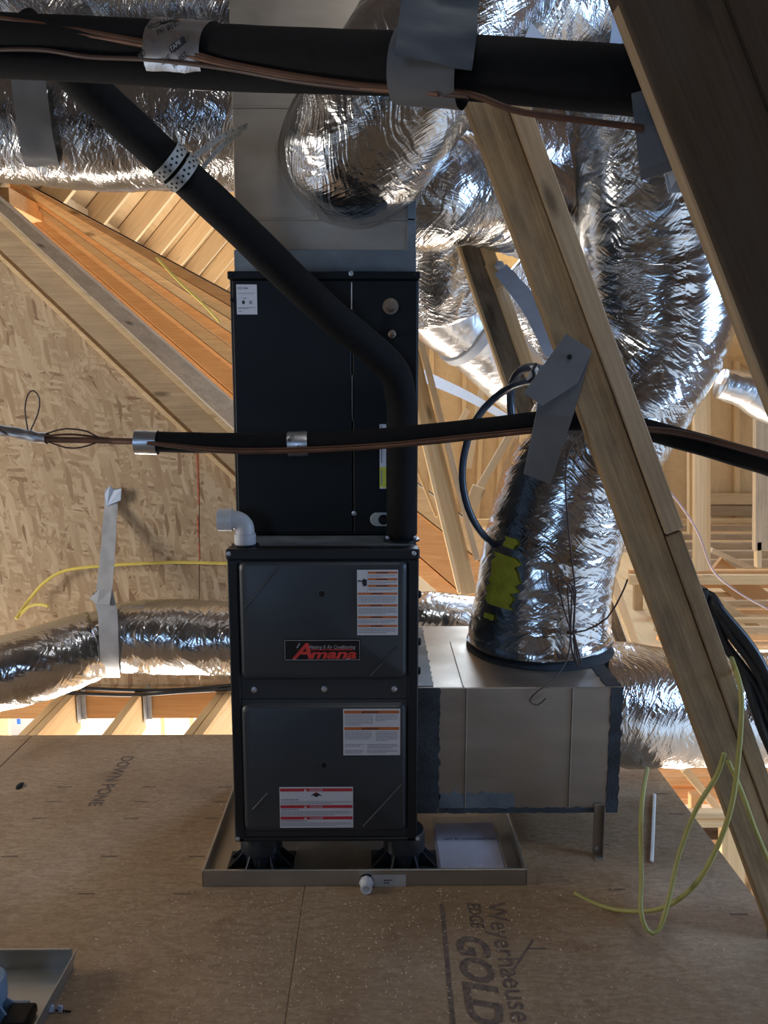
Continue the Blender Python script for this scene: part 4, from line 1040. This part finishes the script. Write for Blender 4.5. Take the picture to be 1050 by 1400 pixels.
wire(up, [at(-60, 70, 1.704), at(50, 68, 1.651), at(120, 78, 1.618), at(210, 82, 1.568), at(310, 94, 1.512), at(400, 110, 1.444), at(500, 122, 1.364), at(640, 131, 1.265)], .0042, M_DKWIRE)
# foil tape band with print
def tape_sleeve(name, par, path, i_a, i_b, rr, mat, arc=(0, 2 * math.pi), rad2=None, label=None, rump=.0015):
    """closed sleeve a little proud of a line between two px columns given as points"""
    return tube(name, [i_a, i_a.lerp(i_b, .5), i_b], rr, mat, par, 36, .01, label, disp=lambda s, th, p: rump * noise.noise(p * 45), cap=False)
cA, cB = at(219, 72, 1.618), at(294, 78, 1.582)
ft = tape_sleeve('foil_tape', up, None, cA, cB, .0575, M_FTAPE, label='shiny printed foil tape band')
def wrap_text(par, s, c, axis, r, phi, along, size, ang, mat, back=None):
    """text laid on a cylinder round `axis` through c; phi = 0 faces the camera side, + is up"""
    ax = axis.normalized(); fr = Vector((0, -1, 0)); fr = (fr - ax * fr.dot(ax)).normalized(); u = ax.cross(fr)
    if u.z < 0: u = -u
    bm = bmesh.new(); Mr = Matrix.Rotation(ang, 4, 'Z')
    if back:
        q = [bm.verts.new(v) for v in (Vector((-.1 * size, -.2 * size, -.0002)), Vector((back, -.2 * size, -.0002)), Vector((back, size * .85, -.0002)), Vector((-.1 * size, size * .85, -.0002)))]
        f = bm.faces.new(q); f.material_index = 1
        bmesh.ops.subdivide_edges(bm, edges=list(bm.edges), cuts=5, use_grid_fill=True)
        for f in bm.faces: f.material_index = 1
    bm_text(bm, s, size, Matrix(), 0, bold=size * .02)
    for v in bm.verts:
        zz = v.co.z; p = Mr @ Vector((v.co.x, v.co.y, 0)); a = phi + p.y / r
        v.co = c + ax * (along + p.x) + (fr * math.cos(a) + u * math.sin(a)) * (r + .0022 + zz)
    me = bpy.data.meshes.new('lettering'); bm.to_mesh(me); bm.free()
    return link('lettering', me, [mat, M_BLACKP] if back else [mat], par)
axT = cB - cA; cM = (cA + cB) / 2
for (s_, al, ph, sz) in (('Shur', -.052, .28, .014), ('PC 857', -.028, .12, .013), ('857', -.064, -.62, .012), ('Shur', -.018, -.72, .013), ('PC 857', .006, -.80, .013)):
    wrap_text(ft, s_, cM, axT, .0575, ph, al, sz, .62, M_BLACKP)
wrap_text(ft, 'TAPE', cM, axT, .0575, .56, -.031, .011, .62, M_SILVER, back=.034)
wrap_text(ft, 'TAPE', cM, axT, .0575, -.34, .004, .011, .62, M_SILVER, back=.034)
# grey tape hanging over the line
dt = thing('duct_tape_sling', 'grey duct tape sling hanging over the upper black lines', 'tape', at(595, 60, 1.3))
tape_sleeve('tape_wrap', dt, None, at(546, 90, 1.338), at(636, 96, 1.302), .0555, M_TAPE)
pts = [at(612, -120, 1.30), at(606, -40, 1.27), at(600, 20, 1.252), at(597, 50, 1.243), at(592, 86, 1.238)]
ribbon('tape_strip', pts, (.112, .116), .0018, flat('blue_grey_tape', (.06, .075, .095), .7), dt, wdir=(1, 0.05, -.08), rumple=.014, step=.008)
bm = bmesh.new()
rt = thing('tape_flap', 'grey tape flap stuck on the near dark rafter', 'tape', at(890, 200, 1.18))
me = [at(856, 60, 1.19), at(880, 60, 1.17), at(935, 228, 1.16), at(876, 247, 1.185), at(866, 150, 1.2)]
prism('tape_sheet', me, (0, .002, 0), M_TAPE, rt, bev=.0005)
prism('tape_sheet', [at(908, 236, 1.19), at(936, 228, 1.17), at(945, 262, 1.18), at(914, 264, 1.19)], (0, .002, 0), M_TAPE_L, rt, bev=.0005)

lo = thing('line_set', 'lower black insulated line set crossing in front of the coil cabinet', 'line set', at(210, 605, 2.0))
Q1 = [at(205, 604, 2.04), at(260, 605, 2.03), at(400, 606, 2.02), at(520, 600, 2.0), at(650, 587, 2.0), at(760, 575, 1.99), at(850, 580, 1.99), at(930, 600, 1.94), at(1000, 620, 1.88), at(1120, 660, 1.8), at(1350, 760, 1.7)]
tube('pipe_sleeve', Q1, .0265, M_BLACK, lo, 24, .02, disp=lambda s, th, p: .001 * noise.noise(p * 14))
for k, (dy, col) in enumerate(((9, M_WIRE), (12, M_COPPER), (14, M_WIRE))):
    wire(lo, [at(150, 602 + k * 2, 2.05), at(205, 600 + dy * .5, 2.01), at(300, 604 + dy, 2.0), at(400, 604 + dy, 1.99), at(520, 598 + dy, 1.975), at(650, 585 + dy, 1.975), at(760, 574 + dy, 1.962)], .0032, col)
for k in range(3):
    wire(lo, [at(876, 584 + k * 2, 1.945), at(930, 589 + 3 * k, 1.912), at(1000, 606 + 3 * k, 1.85), at(1100, 634 + 3 * k, 1.77)], .0034, [M_DKWIRE, M_WIRE, M_DKWIRE][k])
for (xa, ya, xb, yb, Y, lb) in ((186, 604, 216, 605, 2.04, 'foil tape at the cut end'), (394, 607, 421, 606, 2.02, 'short foil tape band')):
    tape_sleeve('foil_tape', lo, None, at(xa, ya, Y), at(xb, yb, Y), .0315, M_FTAPE, label=lb)
ft2 = lo.children[-1]
a_, b_ = at(394, 607, 2.02), at(421, 606, 2.02)
wrap_text(ft2, '857', (a_ + b_) / 2, b_ - a_, .0315, .2, -.018, .013, .7, M_BLACKP)
wrap_text(ft2, 'PC', (a_ + b_) / 2, b_ - a_, .0315, -.6, -.002, .013, .7, M_BLACKP)
tube('copper_tube', [at(-60, 580, 2.1), at(0, 588, 2.08), at(60, 600, 2.07), at(120, 602, 2.06), at(200, 604, 2.04)], .0085, M_COPPER, lo, 14, .03)
tape_sleeve('foil_tape', lo, None, at(-30, 582, 2.09), at(64, 600, 2.07), .015, M_FTAPE, label='long foil tape on the bare copper end', rump=.004)
wire(lo, [at(38, 588, 2.06), at(34, 560, 2.05), at(38, 540, 2.05), at(46, 534, 2.05), at(54, 545, 2.05), at(52, 565, 2.05), at(42, 588, 2.06)], .002, M_DKWIRE)
wire(lo, [at(66, 592, 2.06), at(90, 586, 2.05), at(120, 590, 2.05), at(140, 600, 2.05), at(186, 604, 2.04)], .0022, M_DKWIRE)
wire(lo, [at(66, 604, 2.06), at(90, 612, 2.05), at(110, 612, 2.05), at(130, 606, 2.05)], .0022, M_DKWIRE)
wire(lo, [at(60, 596, 2.06), at(100, 594, 2.05), at(150, 600, 2.05), at(190, 603, 2.04)], .0028, M_WIRE)
wire(lo, [at(-30, 580, 2.07), at(0, 588, 2.06), at(10, 594, 2.06), at(2, 590, 2.06)], .002, M_DKWIRE)
tt = thing('duct_tape_sling', 'long grey tape tail holding the lower lines against the brace', 'tape', at(760, 560, 1.9))
prism('tape_sheet', [at(718, 541, 1.85), at(774, 456, 1.845), at(809, 479, 1.845), at(783, 570, 1.85), at(752, 662, 1.90), at(716, 648, 1.90), at(733, 565, 1.86), at(735, 545, 1.855)], (0, .0022, 0), M_TAPE, tt, bev=.0005)
prism('tape_sheet', [at(716, 537, 1.842), at(774, 456, 1.838), at(809, 479, 1.838), at(790, 524, 1.84), at(741, 555, 1.843)], (0, .0016, 0), flat('lighter_tape', (.15, .15, .155), .5), tt, bev=.0004)
tape_sleeve('tape_wrap', tt, None, at(738, 576, 1.985), at(768, 574, 1.985), .031, M_TAPE)
screw(tt, at(779, 488, 1.837).x, 1.838, at(779, 488, 1.837).z, M_CASE, .004)

# ================================================================== STRAPS
s1 = thing('hanger_strap', 'grey tape strap hanging the wall duct from the strand board', 'strap', at(150, 670, 3.7))
ribbon('strap_band', [at(153, 668, 3.735), at(151, 700, 3.70), at(147, 760, 3.56), at(142, 812, 3.40)], (.062, .07), .003, M_TAPE_L, s1, wdir=(1, 0, 0), rumple=.008)
ribbon('strap_band', [at(141, 812, 3.30), at(147, 840, 3.275), at(149, 880, 3.27), at(150, 905, 3.29), at(152, 922, 3.36), at(152, 926, 3.44)], (.085, .075), .003, M_TAPE_L, s1, wdir=(1, 0, 0), rumple=.005)
ribbon('strap_band', [at(141, 812, 3.30), at(142, 818, 3.36), at(142, 806, 3.42)], (.085, .07), .003, M_TAPE, s1, wdir=(1, 0, 0))
prism('tape_fold', [at(122, 818, 3.29), at(136, 806, 3.27), at(153, 806, 3.27), at(150, 828, 3.27), at(132, 826, 3.28)], (0, .004, 0), M_TAPE_L, s1, bev=.001)
prism('tape_fold', [at(143, 676, 3.72), at(150, 664, 3.70), at(156, 670, 3.71), at(166, 668, 3.70), at(165, 684, 3.70), at(146, 692, 3.71)], (0, .006, 0), M_BLUESTRAP, s1, bev=.001)
s2_ = thing('duct_strap', 'wide grey tape strap under the top left foil ducts', 'strap', at(45, 170, 2.4))
ribbon('strap_band', [at(35, 60, 2.36), at(40, 120, 2.385), at(48, 180, 2.405), at(55, 215, 2.44), at(60, 232, 2.52)], (.095, .10), .003, M_TAPE, s2_, wdir=(1, 0, 0), rumple=.005)
s3_ = thing('hanger_strap', 'pale blue strap slanting behind the long brace', 'strap', at(690, 370, 2.9))
ribbon('strap_band', [at(684, 368, 2.95), at(700, 386, 2.94), at(730, 425, 2.93), at(760, 480, 2.92)], (.055, .085), .003, M_BLUESTRAP, s3_, wdir=[(1, 0, .7), (1, 0, .5)], rumple=.004)
lathe('knot', [(.008, 0), (.02, .01), (.012, .03)], M_BLUESTRAP, s3_, Matrix.Translation(at(683, 369, 2.95)), 12)
s4_ = thing('hanger_strap', 'white strap stretched across the far framing', 'strap', at(580, 515, 5.6))
ribbon('strap_band', [at(560, 505, 5.4), at(592, 520, 5.5), at(640, 542, 5.6), at(700, 575, 5.7)], (.09, .05), .004, M_WHITESTRAP, s4_, wdir=(0, .2, 1))
s5_ = thing('plastic_scrap', 'pale blue plastic tag hanging above the upper black lines', 'strap', at(730, 50, 2.0))
prism('tag_sheet', [at(706, 80, 1.98), at(726, 30, 2.0), at(760, 68, 1.99), at(752, 90, 1.98)], (0, .003, 0), M_BLUESTRAP, s5_, bev=.0006)
s6_ = thing('duct_strap', 'narrow blue-grey strap beside the tall riser top', 'strap', at(850, 40, 2.2))
ribbon('strap_band', [at(846, -40, 2.2), at(845, 30, 2.2), at(838, 80, 2.22), at(828, 150, 2.26)], .03, .003, M_BLUESTRAP, s6_, wdir=(1, 0, 0))

# ================================================================== CABLES
def cable(label, pts, r, mat, name='cable', group=None, cat='cable', seg=8):
    me = tube_mesh(name, pts, r, seg, .02)
    return tag(link(name, me, mat), label, cat, group)
cable('thin yellow cable arched across the strand board wall', [at(340, 771, 3.71), at(300, 770, 3.71), at(230, 769, 3.71), at(150, 773, 3.7), at(90, 780, 3.7), at(60, 797, 3.69), at(40, 820, 3.68), at(22, 846, 3.60)], .0075, M_YELLOW2)
cable('short yellow cable loop on top of the wall duct', [at(26, 842, 3.62), at(40, 829, 3.63), at(55, 826, 3.63), at(66, 829, 3.6)], .0065, M_YELLOW2)
cable('upper black tube along the base of the strand board', [at(60, 935, 3.69), at(120, 941, 3.66), at(200, 944, 3.66), at(260, 942, 3.66), at(340, 935, 3.66)], .009, M_BLKCABLE)
cable('lower black tube sagging over the joist ends', [at(60, 945, 3.65), at(130, 949, 3.63), at(190, 950, 3.63), at(250, 946, 3.63), at(340, 941, 3.63)], .009, M_BLKCABLE)
# yellow cables at the right
cable('yellow cable looped low over the deck edge', [at(885, 1050, 2.2), at(879, 1085, 2.1), at(876, 1130, 2.0), at(877, 1200, 1.88), at(876, 1245, 1.82), at(885, 1272, 1.80), at(900, 1272, 1.80), at(913, 1235, 1.82), at(928, 1170, 1.86), at(950, 1110, 1.86), at(980, 1060, 1.85), at(990, 1030, 1.84)], .0062, M_YELLOW)
cable('yellow cable sweeping from the floor up the brace', [at(785, 1221, 2.06), at(810, 1234, 2.02), at(850, 1245, 1.96), at(900, 1243, 1.89), at(940, 1220, 1.85), at(970, 1180, 1.83), at(998, 1110, 1.81), at(1010, 1030, 1.80), at(1014, 960, 1.80), at(1010, 930, 1.82), at(1000, 900, 1.92)], .0062, M_YELLOW)
cable('yellow cable running down the face of the brace', [at(995, 1040, 1.83), at(1015, 1085, 1.82), at(1035, 1140, 1.82), at(1070, 1220, 1.82)], .006, M_YELLOW)
# blue grey loop at brace
bl = thing('cable_loop', 'dark blue-grey cable loop tied beside the lower lines', 'cable', at(700, 540, 2.5))
tube('cable', [at(742, 505, 2.3), at(728, 502, 2.35), at(712, 506, 2.4), at(701, 522, 2.45), at(698, 545, 2.5), at(700, 575, 2.5)], .013, M_BLUEHOSE, bl, 14)
tube('cable', [at(730, 520, 2.32), at(705, 526, 2.4), at(675, 545, 2.48), at(650, 575, 2.5), at(636, 615, 2.5), at(632, 655, 2.5), at(640, 695, 2.5), at(657, 727, 2.52), at(675, 745, 2.6)], .0115, M_BLUEHOSE, bl, 14)
ribbon('tie', [at(728, 500, 2.30), at(732, 505, 2.28), at(727, 512, 2.29), at(724, 520, 2.30)], .02, .002, M_WHITESTRAP, bl, wdir=(1, 0, 0))
tube('tie', [at(733, 498, 2.3), at(729, 506, 2.28), at(731, 515, 2.29), at(723, 522, 2.3)], .005, M_BLKCABLE, bl)
# black conduits at right
bc = thing('cable_bundle', 'bundle of black tubes drooping beside the brace at right', 'cable', at(955, 810, 2.0))
for k, (x0, y0, x1, y1, x2, y2) in enumerate(((952, 808, 985, 835, 1062, 960), (955, 815, 1000, 868, 1062, 985), (960, 825, 990, 880, 1062, 1010), (963, 838, 985, 872, 1040, 990))):
    tube('tube', [at(x0, y0, 2.02 + .01 * k), at((x0 + x1) / 2 + 4, (y0 + y1) / 2 - 6, 2.0 + .01 * k), at(x1, y1, 1.98 + .01 * k), at((x1 + x2) / 2 + 6, (y1 + y2) / 2 - 8, 1.95 + .01 * k), at(x2, y2, 1.92 + .01 * k), at(x2 + 70, y2 + 190, 1.9 + .01 * k), at(x2 + 90, y2 + 420, 1.9 + .01 * k)], .0135, M_BLKCABLE, bc, 12)
box('clamp', at(950, 815, 2.0).x, at(966, 815, 2.0).x, 1.985, 2.05, at(950, 825, 2.0).z, at(950, 803, 2.0).z, M_BLKCABLE, bc, .004)
# brown wires
bw = thing('wire_bundle', 'brown wire hank hanging down the tall foil riser', 'wire', at(780, 830, 2.36))
tube('wire', [at(800, 590, 2.38), at(780, 610, 2.37), at(773, 650, 2.36), at(777, 720, 2.36), at(786, 800, 2.36)], .0028, M_DKWIRE, bw, 8)
for k, (dx, top) in enumerate(((-16, 793), (-4, 797), (2, 800))):
    tube('wire', [at(780, 862, 2.35), at(780 + dx * .6, 830, 2.35), at(780 + dx, top + 8, 2.35), at(782 + dx, top, 2.35), at(786 + dx * .5, top + 8, 2.35), at(786, 830, 2.35), at(784, 862, 2.35), at(786 + k * 3, 895, 2.35), at(790 + k * 2, 912, 2.34), at(782, 890, 2.35), at(780, 862, 2.35)], .0026, M_DKWIRE, bw, 8)
tube('wire', [at(782, 864, 2.35), at(800, 862, 2.33), at(830, 845, 2.3), at(850, 812, 2.28), at(858, 792, 2.27)], .0026, M_DKWIRE, bw, 8)
tube('wire', [at(780, 866, 2.35), at(776, 900, 2.33), at(756, 930, 2.27), at(735, 945, 2.24), at(724, 958, 2.235), at(735, 964, 2.235), at(746, 955, 2.24)], .0022, M_DKWIRE, bw, 8)
tube('wire_tie', [at(775, 864, 2.34), at(781, 866, 2.335), at(788, 863, 2.34)], .006, M_DKWIRE, bw, 8)
cable('thin pink wire drooping across the far framing at right', [at(900, 655, 2.6), at(930, 690, 2.7), at(955, 730, 2.8), at(975, 780, 2.9), at(1010, 810, 3.0), at(1060, 838, 3.1)], .004, M_PINKW, 'wire', cat='wire')
cable('pale yellow cable hanging at the far rafters on the left', [at(214, 352, 4.12), at(245, 385, 4.1), at(280, 418, 4.1), at(300, 440, 4.12)], .006, M_YELLOW2)
# small white stick
a, b = gnd(895, 1086, .006), gnd(891, 1178, .006)
tag(lumber('plastic_stick', a, b, .011, .008, M_WHITESTRAP, None, (1, 0, 0)), 'narrow white plastic stick lying on the deck', 'stick')

# ================================================================== second pan, bottom left
p2 = thing('drain_pan', 'corner of another galvanized drain pan at bottom left', 'drain pan', (-1.2, 1.5, 0))
g1 = gnd(98, 1340); X1 = at(99, 1297, 1.772).x; Yb = 1.772; zr = at(50, 1297, Yb).z
box('pan_bottom', X1 - .9, X1, Yb - .75, Yb, .0008, .003, M_PAN, p2, 0)
box('pan_side', X1 - .9, X1, Yb - .0025, Yb, .002, zr, M_PAN, p2, .0005)
box('pan_side', X1 - .9, X1 - .897, Yb - .75, Yb, .002, zr, M_PAN, p2, .0005)
box('pan_side', X1 - .9, X1, Yb - .75, Yb - .747, .002, zr, M_PAN, p2, .0005)
prism('pan_side', [(X1 - .002, Yb - .75, .002), (X1 - .002, Yb - .02, .002), (X1 + .012, Yb - .005, zr + .004), (X1 + .006, Yb - .75, zr + .002)], (.0025, 0, 0), M_PAN, p2, bev=.0004)
box('rolled_rim', X1 - .9, X1 - .004, Yb - .006, Yb + .001, zr - .003, zr + .0015, M_PAN, p2, .001)
# wing nut clip on its rim
wn = thing('wing_nut', 'small pale blue clip on the rim of the bottom left pan', 'clip', at(78, 1382, 1.62))
c = at(76, 1381, 1.63)
for sgn in (-1, 1):
    prism('wing', [c + Vector((0, 0, -.006)), c + Vector((sgn * .016, -.006, -.002)), c + Vector((sgn * .018, -.004, .012)), c + Vector((sgn * .005, 0, .012))], (0, .004, 0), M_BLUESTRAP, wn, bev=.0008)
tube('stem', [c, c + Vector((.035, 0, -.004))], .0022, M_CASE, wn, 8)
g2 = gnd(-8, 1395)
riser(g2.x - .02, g2.y + .0, 'pale blue ribbed riser standing in the bottom left pan', .003, .10, M_BLUEFOOT, .05, grp=None)
w2_ = thing('rubber_block', 'dark wedge block lying in the bottom left pan', 'block', gnd(28, 1392))
g3 = gnd(30, 1392, .003)
bm = bmesh.new(); bm_box(bm, g3.x - .03, g3.x + .03, g3.y - .05, g3.y + .02, .004, .03, .006)
link('block', bm_mesh('block', bm), M_CASE, w2_)
PATCH = patch(rd, rs, .13, .29, -1.12, -.62, 'paint_mark', M_SPRAY, 3)

patch(rd, rs, .075, .105, -1.12, -.9, 'paint_mark', M_SPRAY, 3)
patch(rd, rs, .30, .335, -.98, -.75, 'paint_mark', M_SPRAY, 3)
# red crayon ticks down the sheet joint
bm = bmesh.new()
for (x, y0, y1) in ((269, 612, 690), (270, 705, 735), (272, 742, 765)):
    a = at(x, y0, YO - .002); b = at(x + 1, y1, YO - .002)
    bm_box(bm, a.x - .003, a.x + .003, YO - .002, YO, b.z, a.z, 0)
link('crayon_mark', bm_mesh('crayon_mark', bm), flat('red_crayon', (0.5, 0.12, 0.07), 0.8, var=0.5, vs=40), wl)
g4 = gnd(27, 1076); bm = bmesh.new()
rr_ = bmesh.ops.create_icosphere(bm, subdivisions=2, radius=.013)
for v in bm.verts:
    v.co += Vector((1, 1, 1)) * .006 * noise.noise(v.co * 120); v.co.z = max(0.0, v.co.z * .55 + .004); v.co.y *= 1.5
o = link('debris', bm_mesh('debris', bm, 30), M_HOLE, None, Matrix.Translation(g4)); tag(o, 'small dark scrap lying on the deck near its left panel joint', 'scrap')
